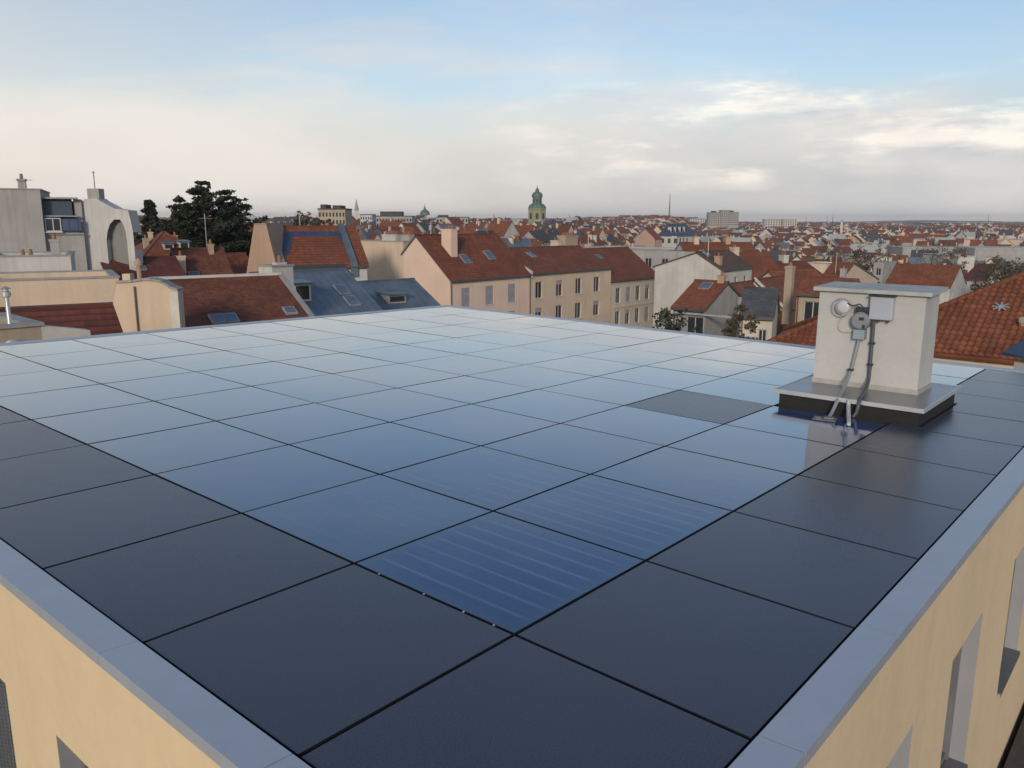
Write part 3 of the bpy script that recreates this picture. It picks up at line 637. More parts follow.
# --- white flat roofed hall behind the row, white gabled house, grey gable house
corner('flat_building', 'long pale grey building with white flat roof behind the cream row', 'building', (668, 128, 251), 560, 690, 'v', rise=0, roof='flat', wall='grey', rf='paleroof', lu=14,
       wins=[('front', 2+3*k, 1.2, 1.2, 1.5, 'plain') for k in range(10)]+[('right', 2+3*k, 1.2, 1.2, 1.5, 'plain') for k in range(3)])
corner('gabled_house', 'big white gabled house with blank side wall and dark grey roof', 'house', (721, 96, 270), 655, 752, 'u', apex=(696, 253.5), wall='white', rf='brown',
       wins=[('front', 1.0+2.6*k, 1.0+2.9*f, .9, 1.7, 'plain') for k in range(3) for f in range(2)], sky=[(1.6, 3.0, .8, 1.1)], chim=[(1.0, .9, .7, .7, .9, 'tan')])
def r3(root, H, sf):
    m = MB(); m.box(.3, 5.5, -.35, -.05, H-.42, H-.28); m.build('canopy', M['paleroof'], root)
corner('gable_house', 'low orange roofed house whose grey blank gable faces the chimney', 'house', (705, 64, 310), 673.5, 738, 'v', apex=(726, 284), wall='grey', rf='orange', yr=None,
       wins=[('front', 1.2, .6, 1.5, 2.0, 'plain')], chim=[(-.5, None, .55, .5, .5, 'tan')], sky=[(1.3, 2.9, .8, .9)], extra=r3)
seg('slate_house', 'small cream house with dark slate roof beside the ivy covered tree', 'house', (741, 60, 315), (773, 59.1, 313), rise=1.7, W=3.6, wall='greycream', rf='slate', wins=[('front', 1.3, 1.0, .6, 1.2, 'plain')])
corner('red_roof_house', 'dark red roof with raking white edge below the beige chimney stack', 'house', (782, 78, 309), 9999, 836, 'u', yr=3, rise=2.5, lv=6, wall='brick', rf='red', verge=(.1,), sky=[(1.9, 1.6, .7, .9)])
corner('orange_house', 'small orange roof squeezed left of the raking white roof edge', 'house', (757, 75, 311), 9999, 783, 'u', yr=2.8, rise=2.2, lv=5.6, wall='grey', rf='orange')
seg('red_roof_house', 'wide dark red roof slope rising behind the white gabled house', 'house', (746, 108, 281), (786, 110, 281), rise=3.3, W=9, wall='greycream', rf='red', chim=[(1.0, 4.6, .8, 1.2, .9, 'cream')])
seg('red_roof_house', 'red roof with pale parapet right of the white gabled house', 'house', (782, 112, 276), (822, 114, 274), rise=1.6, W=8, wall='white', rf='redbrown', chim=[(3.0, 4, .8, 1.2, .9, 'white')])
seg('red_roof_house', 'broad red roof ridge seen over the white gabled house', 'house', (690, 128, 262), (762, 130, 262), rise=2.7, W=9, wall='white', rf='red', chim=[(2.6, 4.6, .8, 1.2, 1.0, 'cream'), (8, 4.6, .8, 1.2, 1.0, 'tan')], sky=[(9, 2, .9, .9)])
seg('orange_house', 'low orange roof spreading behind the beige chimney stack', 'house', (792, 84, 296), (838, 86, 294), rise=2.2, W=8, wall='cream', rf='orange')
seg('brown_gallery_house', 'beige house with dark brown recessed gallery left of the roof chimney', 'house', (797, 61, 294), (850, 59, 291), rise=.9, W=5, wall='beige', rf='orange',
       wins=[('front', .55, .5, 1.3, 2.3, 'plain'), ('front', 2.2, .5, 1.0, 2.3, 'plain')])
ob = at(789, 66, 287); tall = empty('chimney_stack', (ob.x, ob.y, ob.z-3), label='slim beige chimney stack standing free above the red roofs', cat='chimney')
m = MB(); m.box(-.28, .28, -.3, .3, 0, 4.7); m.box(-.34, .34, -.36, .36, 4.5, 4.62); m.build('stack', M['beige'], tall, merge=True); m = MB(); m.lathe([(0, 4.7), (.18, 4.7), (.12, 5.0), (0, 5.0)], 8); m.build('chimney_pot', M['pot'], tall)
corner('orange_house', 'orange roofed house directly behind the top of the roof chimney', 'house', (836, 120, 287), 815, 878, 'v', apex=(852, 264), wall='cream', rf='orange', chim=[(3, 3, .7, 1.0, 1.1, 'grey')])
corner('orange_house', 'long bright orange roof with pale gable end right of the roof chimney', 'house', (950, 150, 288), 885, 966, 'v', rise=3.6, wall='white', rf='orange', over=.2, verge=(), chim=[],
       wins=[('right', 2.0, 1.0, .8, 1.2, 'plain')])
corner('grey_tower_house', 'narrow grey white house with pale flat roof beside the bright orange roof', 'house', (884, 180, 263), 874, 897, 'v', rise=0, roof='flat', wall='grey', rf='paleroof', wins=[('front', .6, 1.2+2.9*f, 1.0, 1.6, 'plain') for f in range(3)]+[('right', 1.0, 1.2+2.9*f, 1.0, 1.6, 'plain') for f in range(2)])
corner('dark_roof_house', 'dark red roofed low house beside the end of the bright orange roof', 'house', (985, 175, 281), 962, 1010, 'v', rise=2.8, wall='white', rf='darkred')
corner('blue_mansard_house', 'blue mansard roofed house with pale dormers below the radio mast', 'house', (671, 400, 236), 658, 696, 'u', rise=5.6, roof='hip', wall='white', rf='bluezinc', yr=4.,
       dorm=[(3+4.5*k, 1.0, 2.2, 2.8, 'white') for k in range(4)], wins=[('front', 2+3.4*k, 1.2, 1.6, 2.4, 'plain') for k in range(5)]+[('left', 2+3.4*k, 1.2, 1.6, 2.4, 'plain') for k in range(3)])
corner('orange_wall_house', 'house with glowing orange side wall left of the blue mansard roof', 'house', (655, 380, 239), 635, 662, 'u', apex=(645, 229), wall='pink', rf='orange')
corner('yellow_wall_house', 'pale yellow walled house with flat top behind the red roofs', 'house', (827, 235, 264), 800, 842, 'v', rise=0, roof='flat', wall='cream', rf='paleroof')

# --- big orange tiled roof on the right, every tile modelled
def tile_roof(name, parent, O, e, up, poly, mat, tw=.25, th=.34):
    """O origin at the eave, e along the eave, up along the slope (unit vectors); poly in (s, t)"""
    n = e.cross(up).normalized(); m = MB()
    def inside(s, t):
        c = False
        for (x0, y0), (x1, y1) in zip(poly, poly[1:]+poly[:1]):
            if (y0 > t) != (y1 > t) and s < (x1-x0)*(t-y0)/(y1-y0)+x0: c = not c
        return c
    smin, smax = min(p[0] for p in poly), max(p[0] for p in poly); tmax = max(p[1] for p in poly)
    rr = random.Random(3)
    for j in range(int(tmax/th)+1):
        for i in range(int((smax-smin)/tw)+1):
            s, t = smin+i*tw, j*th
            if not inside(s+tw/2, t+th/2): continue
            jit = rr.uniform(-.008, .008); pr = []
            for k in range(6):
                a = k/5; h = .035*math.sin(a*math.pi*1.0)**.8+.004 if a < .72 else .0
                h = .06*max(0, math.sin(min(1, a/.7)*math.pi)); pr.append((s+a*tw*1.01, h))
            for (s0, h0), (s1, h1) in zip(pr, pr[1:]):
                lo, hi = .045+jit, .012+jit
                q = [O+e*s0+up*t+n*(h0+lo), O+e*s1+up*t+n*(h1+lo), O+e*s1+up*(t+th*1.06)+n*(h1+hi), O+e*s0+up*(t+th*1.06)+n*(h0+hi)]
                m.face(q, [(s+.01+50, t+.02+50)]*2+[(s+.01+50, t+th*.9+50)]*2)
                m.face([O+e*s0+up*t+n*h0*.4, O+e*s1+up*t+n*h1*.4, q[1], q[0]], [(s+50, t+50)]*4)
    return m.build(name, mat, parent)
def real_tile_house(name, label, B, rot, L, W, rise, run, hip_left, wallm, rfm, cat='house', hip_right=False):
    """front eave from B along ud; run: plan distance eave->ridge"""
    ud = rotv(-V, rot); nd = Vector((-ud.y, ud.x, 0)); rz = math.atan2(ud.y, ud.x)
    root = empty(name, (B.x, B.y, GZ), rz, label=label, cat=cat); H = B.z-GZ
    m = MB(); T = lambda s, d, z: (s, d, z)
    m.box(.3, L-.3, .3, W-.3, 0, H-.1); m.build('wall', M[wallm], root)
    sl = math.sqrt(run*run+rise*rise); up = Vector((0, run, rise)).normalized()
    x0 = run if hip_left else 0; x1 = L-run if hip_right else L
    base = MB(); zt_ = -.03
    a, b, c, d = (0, 0, H+zt_), (L, 0, H+zt_), (x1, run, H+rise+zt_), (x0, run, H+rise+zt_)
    base.slab([a, b, c, d], .15, 0); base.slab([(L, 2*run, H+zt_), (0, 2*run, H+zt_), d, c], .15, 0)
    if hip_left: base.slab([(0, 2*run, H+zt_), a, d], .15, 0)
    else: base.face([(0, 0, H-.1), (0, 2*run, H-.1), (0, run, H+rise-.1)])
    if hip_right: base.slab([b, (L, 2*run, H+zt_), c], .15, 0)
    else: base.face([(L, 0, H-.1), (L, 2*run, H-.1), (L, run, H+rise-.1)][::-1])
    ro = base.build('roof', M[rfm], root)
    tile_roof('tile_field', root, Vector((0, 0, H)), Vector((1, 0, 0)), up, [(0, 0), (L, 0), (x1, sl), (x0, sl)], M[rfm])
    rt = MB(); rr = random.Random(5)
    def ridge(p, q):
        p, q = Vector(p), Vector(q); n = max(2, int((q-p).length/.38)); 
        for k in range(n):
            u_, v_ = p.lerp(q, k/n), p.lerp(q, (k+1.08)/n); o = Vector((0, 0, .06+rr.uniform(-.006, .006))); rt.tube([u_+o, v_+o+Vector((0, 0, .012))], [.105, .125], 8)
    ridge((x0, run, H+rise), (x1, run, H+rise))
    if hip_left: ridge((0, 0, H), (x0, run, H+rise)); ridge((0, 2*run, H), (x0, run, H+rise))
    if hip_right: ridge((L, 0, H), (x1, run, H+rise))
    rt.build('ridge_tiles', M[rfm], root)
    return root, H, run, rise
B1 = at(850, 34, 344)
big, H_, run_, rise_ = real_tile_house('orange_roof_house', 'house under the big nearby orange pantile roof at the right edge', B1, 0, 17, 13, 6.5*.55, 6.5, True, 'cream', 'orange')
def slope_pt(s, f): return Vector((s, run_*f, H_+rise_*f+.09))
sp = slope_pt(4.9, .44); so = empty('roof_star', (0, 0, 0), label='pale star shaped snow hook ornament lying on the big orange roof', cat='roof ornament')
so.matrix_world = big.matrix_basis @ Matrix.Translation(sp) @ Matrix.Rotation(math.atan2(rise_, run_), 4, 'X')
m = MB()
for k in range(4):
    a = k*math.pi/4; c, s_ = math.cos(a), math.sin(a); w = .03
    m.slab([(-.32*c+w*s_, -.32*s_-w*c, .06+.004*k), (.32*c+w*s_, .32*s_-w*c, .06+.004*k), (.32*c-w*s_, .32*s_+w*c, .06+.004*k), (-.32*c-w*s_, -.32*s_+w*c, .06+.004*k)], .02)
m.lathe([(0, .02), (.12, .02), (.1, .1), (0, .13)], 10); m.build('star', simple('pale ornament', (.28, .30, .34), .5), so)
vt = empty('roof_tile_vent', (0, 0, 0), label='small weathered tile vent low on the big orange roof at the frame edge', cat='vent'); vt.matrix_world = big.matrix_basis @ Matrix.Translation(slope_pt(5.9, .30)) @ Matrix.Rotation(math.atan2(rise_, run_), 4, 'X')
m = MB(); m.lathe([(0, 0), (.16, 0), (.14, .15), (.2, .16), (.16, .25), (0, .27)], 10); m.build('vent_hood', M['beige'], vt)
# small orange roof peeping out left of the chimney
B2 = at(752, 37, 350); real_tile_house('orange_roof_house', 'low orange pantile roof peeping over the roof edge left of the chimney', B2, 12, 9, 9, 1.9, 4.0, True, 'cream', 'orange')

# --- left side, nearest first
r1, r2 = at(279, 34, 276.8), at(152, 31.1, 280.2)
ud = Vector((r1.x-r2.x, r1.y-r2.y, 0)); Lr = ud.length; ud.normalize(); nd = Vector((-ud.y, ud.x, 0)); run = 6.; rise = 2.65
A = r2-nd*run; 
def vg(root, H, sf):
    m = MB(); m.slab([(Lr-.02, -.2, H+.12), (Lr+.16, -.2, H+.12), (Lr+.16, run, H+rise+.32), (Lr-.02, run, H+rise+.32)], .3); m.build('verge', M['greytrim'], root)
    m = MB(); m.box(-.1, Lr+.1, run-.09, run+.09, H+rise+.1, H+rise+.32); m.build('ridge_capping', M['trim'], root)
house('brown_roof_house', 'nearby house under red brown plain tile roof with paired blue skylights', 'house', A, ud, Lr, 10, r2.z-rise-.2, rise, yr=run, wall='cream', rf='redbrown', over=.15,
      sky=[(1.50, 3.05, .40, .52), (1.98, 3.05, .40, .52), (4.35, 3.3, .36, .4)], extra=vg)
def flat_wall(name, label, pts, D, th, mat, cat='wall', base=GZ, yaw_px=None):
    """wall whose face turns towards the camera; outline given at distance D, closed down to the ground"""
    P3 = [at(px, D, py) for px, py in pts]; a, b = P3[0], P3[-1]; ud = Vector((b.x-a.x, b.y-a.y, 0)).normalized(); rz = math.atan2(ud.y, ud.x)
    root = empty(name, (a.x, a.y, base), rz, label=label, cat=cat)
    poly = [((p-a).dot(ud), p.z-base) for p in P3]; poly = [(poly[0][0], 0)]+poly+[(poly[-1][0], 0)]
    m = MB(); m.prism(poly, 0, th); m.build('wall', M[mat], root)
    c = MB(); top = poly[1:-1]
    for (x0, z0), (x1, z1) in zip(top, top[1:]):
        if x1 > x0 and abs(z1-z0) < 3*(x1-x0): c.prism([(x0-.02, z0), (x0-.02, z0+.07), (x1+.02, z1+.07), (x1+.02, z1)], -.06, th+.06)
    c.build('coping', M['greytrim'], root); return root, P3, poly
fw, p3, pl = flat_wall('fire_wall', 'cream fire wall with curved coping between the two dark tiled roofs', [(125, 337), (113, 303.5), (117, 283), (133, 282), (142, 280.5), (152, 280.6), (162, 283), (170, 288), (177.5, 291)], 25.6, .4, 'cream')
m = MB(); m.box(pl[-2][0]-.24, pl[-2][0]+.03, -.07, -.002, 0, pl[-2][1]-.02); m.build('corner_pier', M['trim'], fw)
m = MB(); m.tube([(pl[4][0]+.05, -.06, pl[3][1]-.1), (pl[4][0]+.05, -.06, 0)], .03, 6); m.build('downpipe', M['gutter'], fw)
m = MB(); x = pl[4][0]-.22; m.box(x-.13, x+.12, .05, .35, pl[3][1]-1, pl[3][1]+.28); co = m.build('chimney', M['cream'], fw); 
x = pl[4][0]+.12; flue(fw, x, .22, pl[4][1], .5, .07, 'tan')
# dark red roof at the far left
q1, q2 = at(113, 27, 304), at(-8, 25.2, 311)
ud = Vector((q1.x-q2.x, q1.y-q2.y, 0)); Lr4 = ud.length; ud.normalize(); nd = Vector((-ud.y, ud.x, 0)); run = 5.; rise = 2.9
def rg(root, H, sf):
    m = MB(); m.box(-.1, Lr4+.1, run-.07, run+.07, H+rise+.08, H+rise+.25); m.build('ridge_capping', M['gutter'], root)
house('dark_roof_house', 'nearby house under dark red ribbed tile roof below the long beige wall', 'house', q2-nd*run, ud, Lr4, 9, q1.z-rise-.2, rise, yr=run, wall='beige', rf='darkred', over=.15, extra=rg)
# long beige wall with dark coping
a, b = at(-30, 37, 282), at(119, 40, 280.5); ud = Vector((b.x-a.x, b.y-a.y, 0)); Lw = ud.length; ud.normalize()
house('beige_block', 'long low beige block with dark edged flat roof behind the dark red roof', 'building', a, ud, Lw, 6, a.z, 0, 'flat', wall='cream', rf='dark', wins=[])
# flue on a beige corner block in the near left
a, b = at(-25, 18.5, 331), at(42, 19.5, 334); ud = Vector((b.x-a.x, b.y-a.y, 0)); Lw = ud.length; ud.normalize()
def fl_(root, H, sf):
    m = MB(); m.prism([(Lw, H-.9), (Lw, H+.0), (Lw+.5, H-.10), (Lw+1.1, H-.22), (Lw+1.1, H-.9)], 0, .4); m.build('sloping_end', M['trim'], root)
bl = house('beige_annexe', 'small beige flat topped annexe carrying a grey flue just beyond the roof', 'building', a, ud, Lw, 3, a.z, 0, 'flat', wall='beige', rf='dark', extra=fl_)
pf = at(10.5, 19.2, 330); gf = empty('flue', (pf.x, pf.y, pf.z-.5), label='slim grey metal flue with cowl on the beige annexe', cat='flue'); m = MB(); m.lathe([(0, 0), (.30, 0), (.28, .25), (.12, .38), (.05, .46), (.05, 1.35)], 12); m.build('pipe', M['metal'], gf, smooth=True)
m = MB(); m.lathe([(.05, 1.28), (.10, 1.3), (.10, 1.40), (.06, 1.43), (.06, 1.47), (.12, 1.49), (0, 1.55)], 12); m.build('cowl', M['metal'], gf)
# white building with flat roof, far left
a, b = at(-20, 47, 259), at(71, 49, 262.5); ud = Vector((b.x-a.x, b.y-a.y, 0)); Lw = ud.length; ud.normalize()
house('white_annexe', 'stained white flat roofed annexe below the tall grey block at far left', 'building', a, ud, Lw, 6, a.z+.1, 0, 'flat', wall='white', rf='dark', chim=[(2.3, .6, 1.0, .5, .35, 'brick'), (3.6, 4.2, .5, .5, 1.2, 'grey')], wins=[])
# tall grey block
def tall_block():
    a, b = at(-40, 56, 186), at(40, 58, 192); ud = Vector((b.x-a.x, b.y-a.y, 0)); L1 = ud.length; ud.normalize()
    r1_ = house('grey_block', 'tall windowless grey rendered block at the left edge', 'building', a, ud, L1, 9, b.z+.15, 0, 'flat', wall='grey', rf='dark', chim=[(L1-1.2, 2.0, .5, .5, 1.1, 'grey')])
    a2, b2 = at(40.5, 58.3, 233), at(84, 59.5, 233); ud = Vector((b2.x-a2.x, b2.y-a2.y, 0)); L2 = ud.length; ud.normalize()
    zt = at(60, 59, 199).z
    root = empty('mansard_building', (a2.x, a2.y, GZ), math.atan2(ud.y, ud.x), label='grey building with two tier blue mansard and long dormer beside the tall block', cat='building')
    Hm = a2.z-GZ; Ht = zt-GZ; m = MB(); m.box(0, L2, .02, 8, 0, Hm); m.box(L2-.5, L2, .5, 8, Hm, Ht); m.build('wall', M['grey'], root)
    m = MB(); m.slab([(-.02, -.1, Hm), (L2-.3, -.1, Hm), (L2-.55, .25, Hm+1.15), (-.02, .25, Hm+1.15)], .05); m.box(0, L2-.6, .3, 7.5, Hm, Ht-.1)
    m.slab([(0.3, .22, Hm+1.25), (L2-.6, .22, Hm+1.25), (L2-.6, .75, Ht), (.3, .75, Ht)], .05); m.build('mansard', simple('dark blue zinc', (.05,.065,.10), .5, .2, .2, 3), root)
    m = MB(); m.box(.0, L2-.3, -.15, .3, Hm+1.13, Hm+1.22); m.box(0, L2-.2, -.1, .9, Ht, Ht+.12); m.box(0, L2, -.15, .02, Hm-.12, Hm); m.build('cornice', M['greytrim'], root)
    window(root, (.35, -.28, Hm+.1), 0, 1.0, .95, 'plain', .1); m = MB(); m.box(1.4, 2.6, -.2, .1, Hm+.15, Hm+.95); m.build('dark_glazing', M['bluezinc'], root)
    # gabled end block with a recessed arch
    pts = [(83.5, 199), (97, 198.5), (100, 201), (108, 205), (114, 208.5), (128, 210.5), (130.5, 220), (133, 232), (133.5, 250)]
    D = 60; P3 = [at(px, D, py) for px, py in pts]; a, b = P3[0], P3[-1]; ud = Vector((b.x-a.x, b.y-a.y, 0)).normalized()
    arch_shadow = 1; root = empty('arched_gable_building', (a.x, a.y, GZ), math.atan2(ud.y, ud.x), label='stained white end block with a tall dark arched recess in its wall', cat='building')
    poly = [((p-a).dot(ud), p.z-GZ) for p in P3]; W_ = poly[-1][0]
    ap = [at(px, D, py) for px, py in [(107, 330), (106.5, 240), (107.5, 231), (110, 224), (114, 219.5), (120, 219.5), (123, 224), (125.5, 231), (127, 240), (128, 330)]]
    arch = [((p-a).dot(ud), p.z-GZ) for p in ap]; zb_ = 0
    # wall in vertical strips so that the recess is a real opening
    def top(x):
        for (x0, z0), (x1, z1) in zip(poly, poly[1:]):
            if x0 <= x <= x1 and x1 > x0: return z0+(z1-z0)*(x-x0)/(x1-x0)
        return poly[-1][1]
    def arc(x):
        if x <= arch[1][0] or x >= arch[-2][0]: return None
        for (x0, z0), (x1, z1) in zip(arch[1:-1], arch[2:-1]):
            if x0 <= x <= x1: return z0+(z1-z0)*(x-x0)/(x1-x0)
    xs = sorted({p[0] for p in poly} | {p[0] for p in arch[1:-1]}); m = MB(); zlo = arch[0][1]
    for x0, x1 in zip(xs, xs[1:]):
        if x1-x0 < 1e-4: continue
        e = 1e-4; t0_, t1_ = top(x0+e), top(x1-e); c0, c1 = arc(x0+e), arc(x1-e)
        if c0 is None or c1 is None: m.face([(x0, 0, 0), (x1, 0, 0), (x1, 0, t1_), (x0, 0, t0_)])
        else:
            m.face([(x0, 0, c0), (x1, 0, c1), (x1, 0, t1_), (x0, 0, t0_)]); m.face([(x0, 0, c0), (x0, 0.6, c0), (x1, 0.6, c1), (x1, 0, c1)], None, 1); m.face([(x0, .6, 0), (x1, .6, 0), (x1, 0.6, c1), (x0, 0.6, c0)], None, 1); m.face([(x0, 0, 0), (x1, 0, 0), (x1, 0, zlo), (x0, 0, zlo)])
        m.face([(x0, 0, t0_), (x1, 0, t1_), (x1, 1.4, t1_), (x0, 1.4, t0_)])
    for x in (arch[1][0], arch[-2][0]): m.face([(x, 0, 0), (x, .6, 0), (x, .6, arch[1][1]), (x, 0, arch[1][1])])
    m.face([(W_, 0, 0), (W_, 1.4, 0), (W_, 1.4, poly[-1][1]), (W_, 0, poly[-1][1])]); m.face([(0, 0, 0), (0, 1.4, 0), (0, 1.4, poly[0][1]), (0, 0, poly[0][1])]); m.build('wall', [M['white'], plaster('shaded stained plaster', (.24, .235, .23), .6, .6)], root)  # recess faces darker: staining plus shade painted into the colour
    c = MB(); c.box(.15, 1.0, .3, 1.1, poly[0][1]-.4, poly[0][1]+.75); c.build('chimney', M['grey'], root)
    q = MB(); q.tube([(.55, .7, poly[0][1]+.75), (.55, .7, poly[0][1]+2.0)], .03, 5); q.tube([(.4, .7, poly[0][1]+1.9), (.7, .7, poly[0][1]+1.9)], .012, 4); q.build('aerial', M['darkmetal'], root)
tall_block()
# cluster of red roofs in front of the cedar
seg('red_roof_house', 'house with broad red hipped roof and white dormers in front of the cedar', 'house', (143, 84, 259), (206, 88, 257), roof='hip', rise=2.5, W=9, yr=3.2, wall='tan', rf='red', dorm=[(2.9, .9, 1.0, .75, 'white'), (4.5, .9, 1.0, .9, 'white')], chim=[(1.2, 3, .5, .5, .9, 'beige'), (2.0, 4, .4, .4, .9, 'cream'), (4.6, 4.4, .5, .5, .7, 'tan')])
seg('brown_roof_house', 'dark mottled tiled roof low between the white end block and the beige chimney', 'house', (111, 58, 282), (186, 61, 281), rise=1.35, W=6, wall='brick', rf='darkred', chim=[(1.7, 2.6, .35, .35, .5, 'tan'), (.8, 2.8, 1.3, .4, .0, 'brick')], sky=[(2.4, 1.4, .5, .5)])
seg('brown_roof_house', 'red brown roof with pale ridge between beige chimney and tan gable', 'house', (182, 64, 281), (233, 66, 280), rise=2.2, W=7, wall='tan', rf='redbrown', chim=[(.15, .9, .65, .65, 1.2, 'cream'), (2.9, 3, .4, .5, .7, 'tan')], sky=[(1.0, .4, .7, .6)])
seg('red_roof_house', 'small red roof with blue grey edge tucked beside the tan gable', 'house', (229, 72, 275), (252, 73, 274.5), rise=1.6, W=5, wall='tan', rf='red')
tv_aerial(207.5, 70, 214, 256, 'thin television aerial mast in front of the dark cedar')
tv_aerial(25, 59, 179, 188, 'short aerial on top of the tall grey block', 3)
# tan wedge gable and red terrace with party walls
def wedge():
    g, P3, pl = flat_wall('gable_wall', 'tan wedge shaped gable wall rising beside the cedar', [(246, 276), (254, 224.5), (266, 224), (277, 268)], 69, 8.5, 'tan')
wedge()
def blue_panel(root, H, sf):
    L = run_len; k = 4.1/3.6
    # blue metal surround in front of the tiles, upper left
    def pt(s, y, o=.05): return (s, y, sf(s, y)+o)
    m = MB(); m.slab([pt(1.15, .9), pt(1.9, .9), pt(2.7, 2.6), pt(1.0, 2.6)], .05); m.slab([pt(1.0, 2.62), pt(L-1.3, 2.62), pt(L-1.3, 3.05), pt(1.0, 3.05)], .05); m.slab([pt(L-1.75, 2.3), pt(L-1.3, 1.6), pt(L-1.3, 2.6), pt(L-1.85, 2.6)], .05)
    m.build('metal_surround', M['bluezinc'], root)
    for (x, w, mt) in ((1.0, .55, 'greytrim'), (L-1.25, .6, 'zinc'), (-.1, .5, 'greytrim')):
        v = MB(); v.prism([(-.3, H-1), (-.3, H+.25), (3.6, H+3.2+.45), (3.6, H+2.3)], x-w/2, x+w/2); v.v = [(p[1], p[0], p[2]) for p in v.v]; v.build('party_wall', M[mt], root)
a_, b_ = at(270, 70, 267), at(367, 74, 266); run_len = math.hypot(b_.x-a_.x, b_.y-a_.y)
seg('red_terrace', 'red roofed terrace with blue metal panel and grey raking party walls', 'house', (270, 70, 267), (367, 74, 266), rise=3.2, W=7.2, yr=3.6, wall='white', rf='red', extra=blue_panel, chim=[(1.3, 4.1, .6, 1.2, .5, 'grey'), (6.2, 4.2, .6, 1.2, .5, 'grey')])
# blue grey zinc roofs
a_, b_ = at(273, 43, 275), at(293, 44, 276)
seg('white_stack', 'pale rendered stack at the upper corner of the nearest brown roof', 'chimney', (272, 42, 267), (293, 43, 267.5), rise=0, roof='flat', W=1.2, wall='white', rf='dark', chim=[(.75, .4, .5, .35, .5, 'white')])
def zinc_extra(root, H, sf): 
    m = MB(); m.box(.0, 3.2, -.6, -.1, H+.15, H+.27); m.build('gutter_shelf', M['zinc'], root)
seg('zinc_roof_building', 'building under blue grey zinc roof with white dormer and two skylights', 'building', (287, 45, 322), (382, 49, 318), rise=2.3, W=8, yr=4.4, wall='white', rf='zinc', dorm=[(1.75, 1.45, 1.05, 1.15, 'white')], sky=[(4.75, 2.3, .62, .95), (4.75, 1.15, .62, .95)], gut=False)
seg('zinc_roof_building', 'lower dark zinc roof with small dormer against the cream wall', 'building', (352, 55, 316), (440, 60, 312), rise=1.8, W=7, yr=3.4, wall='white', rf='zinc', dorm=[(4.2, .7, 1.5, .75, 'grey')], gut=False)
seg('brick_band_house', 'low house with dark ridge between zinc roof and red terrace', 'house', (300, 60, 281), (352, 62, 280), rise=.8, W=4, wall='white', rf='dark')
seg('grey_rooftop_house', 'white dormered attic behind the cream wall', 'house', (405, 96, 243), (428, 98, 243), rise=0, roof='flat', W=5, wall='white', rf='paleroof')
for px_, D_, y0_, y1_, lb in [(431, 86, 222, 236, 'television aerial left of the chimney on the peach row house'), (588, 108, 232, 249, 'television aerial beside the big stack of the cream row house'), (708, 98, 238, 254, 'television aerial on the dark grey roof of the white gabled house'), (836, 122, 252, 266, 'television aerial on the orange roof behind the roof chimney'), (300, 78, 212, 227, 'television aerial above the red terrace with blue panel')]:
    tv_aerial(px_, D_, y0_, y1_, lb, 4)
# ================================================================== trees
def leaf_quads(m, c, n, rx, rz, size, flat=0., rr=rnd):
    for _ in range(n):
        while True:
            p = Vector((rr.uniform(-1, 1), rr.uniform(-1, 1), rr.uniform(-1, 1)))
            if p.length < 1: break
        p = Vector((c[0]+p.x*rx, c[1]+p.y*rx, c[2]+p.z*rz)); nn = Vector((rr.gauss(0, 1), rr.gauss(0, 1), rr.gauss(0, 1)+flat*3)).normalized()
        a = nn.orthogonal().normalized(); b = nn.cross(a); th = rr.uniform(0, 6.28); a, b = a*math.cos(th)+b*math.sin(th), b*math.cos(th)-a*math.sin(th)
        s = size*rr.uniform(.6, 1.4); m.face([p-a*s-b*s*.5, p+a*s-b*s*.3, p+a*s*.6+b*s*.6, p-a*s*.7+b*s*.5], [(0, 0), (1, 0), (1, 1), (0, 1)])
def cedar(name, label, base, H, R0, h0=.15, tiers=16, cat='tree', seed=1, cone=False, dens=1.):
    rr = random.Random(seed); root = empty(name, base, label=label, cat=cat)
    t = MB(); t.tube([(0, 0, -1), (.1, 0, H*.5), (0, .1, H*.97)], [H*.026, H*.016, .05], 8)
    c = MB()
    for k in range(tiers):
        f = h0+(1-h0)*(k+.5)/tiers; z = H*f
        rad = R0*(1-((f-h0)/(1-h0))**(1.0 if cone else 2.2))*(1 if cone else (.72+.28*math.sin(min(1, (f-h0)/.25)*math.pi/2)))+.25
        nb = 6 if not cone else 8
        for b in range(nb):
            a = rr.uniform(0, 6.28); rb = rad*rr.uniform(.4, 1.45); up = rr.uniform(.02, .55) if not cone else rr.uniform(-.15, .05)
            tip = Vector((math.cos(a)*rb, math.sin(a)*rb, z+up*rb)); t.tube([(0, 0, z), tip*.55+Vector((0, 0, z))*.45-Vector((0, 0, -.02*rb)), tip], [.10*H/20, .06*H/20, .015], 4, cap=False)
            n = max(3, int(rb/.45))
            for q in range(n):
                g = .25+.75*(q+.5)/n; p = Vector((0, 0, z)).lerp(tip, g); wd = (.45+.55*math.sin(g*math.pi))*rb*.15+.18
                leaf_quads(c, p+Vector((rr.uniform(-.4, .4), rr.uniform(-.4, .4), rr.uniform(-.1, .25))), int(22*dens*(.6+wd*.5)), wd, wd*.4+.08, .17*H/18, .6, rr)
    t.build('trunk', M['bark'], root); c.build('crown', M['conifer'], root); return root
gzt = lambda b: ground_z(b.x, b.y)
b = at(207, 118, 260); cedar('cedar_tree', 'large dark cedar with layered branches behind the red roofs', (b.x, b.y, GZ), at(207, 118, 182).z-GZ, 6.6, .3, 24, seed=4, dens=1.)
b = at(231, 121, 260); cedar('cedar_tree', 'broad right part of the dark cedar pair next to the tan wedge gable', (b.x, b.y, GZ), at(232, 121, 191).z-GZ, 6.4, .3, 20, seed=9, dens=1.)
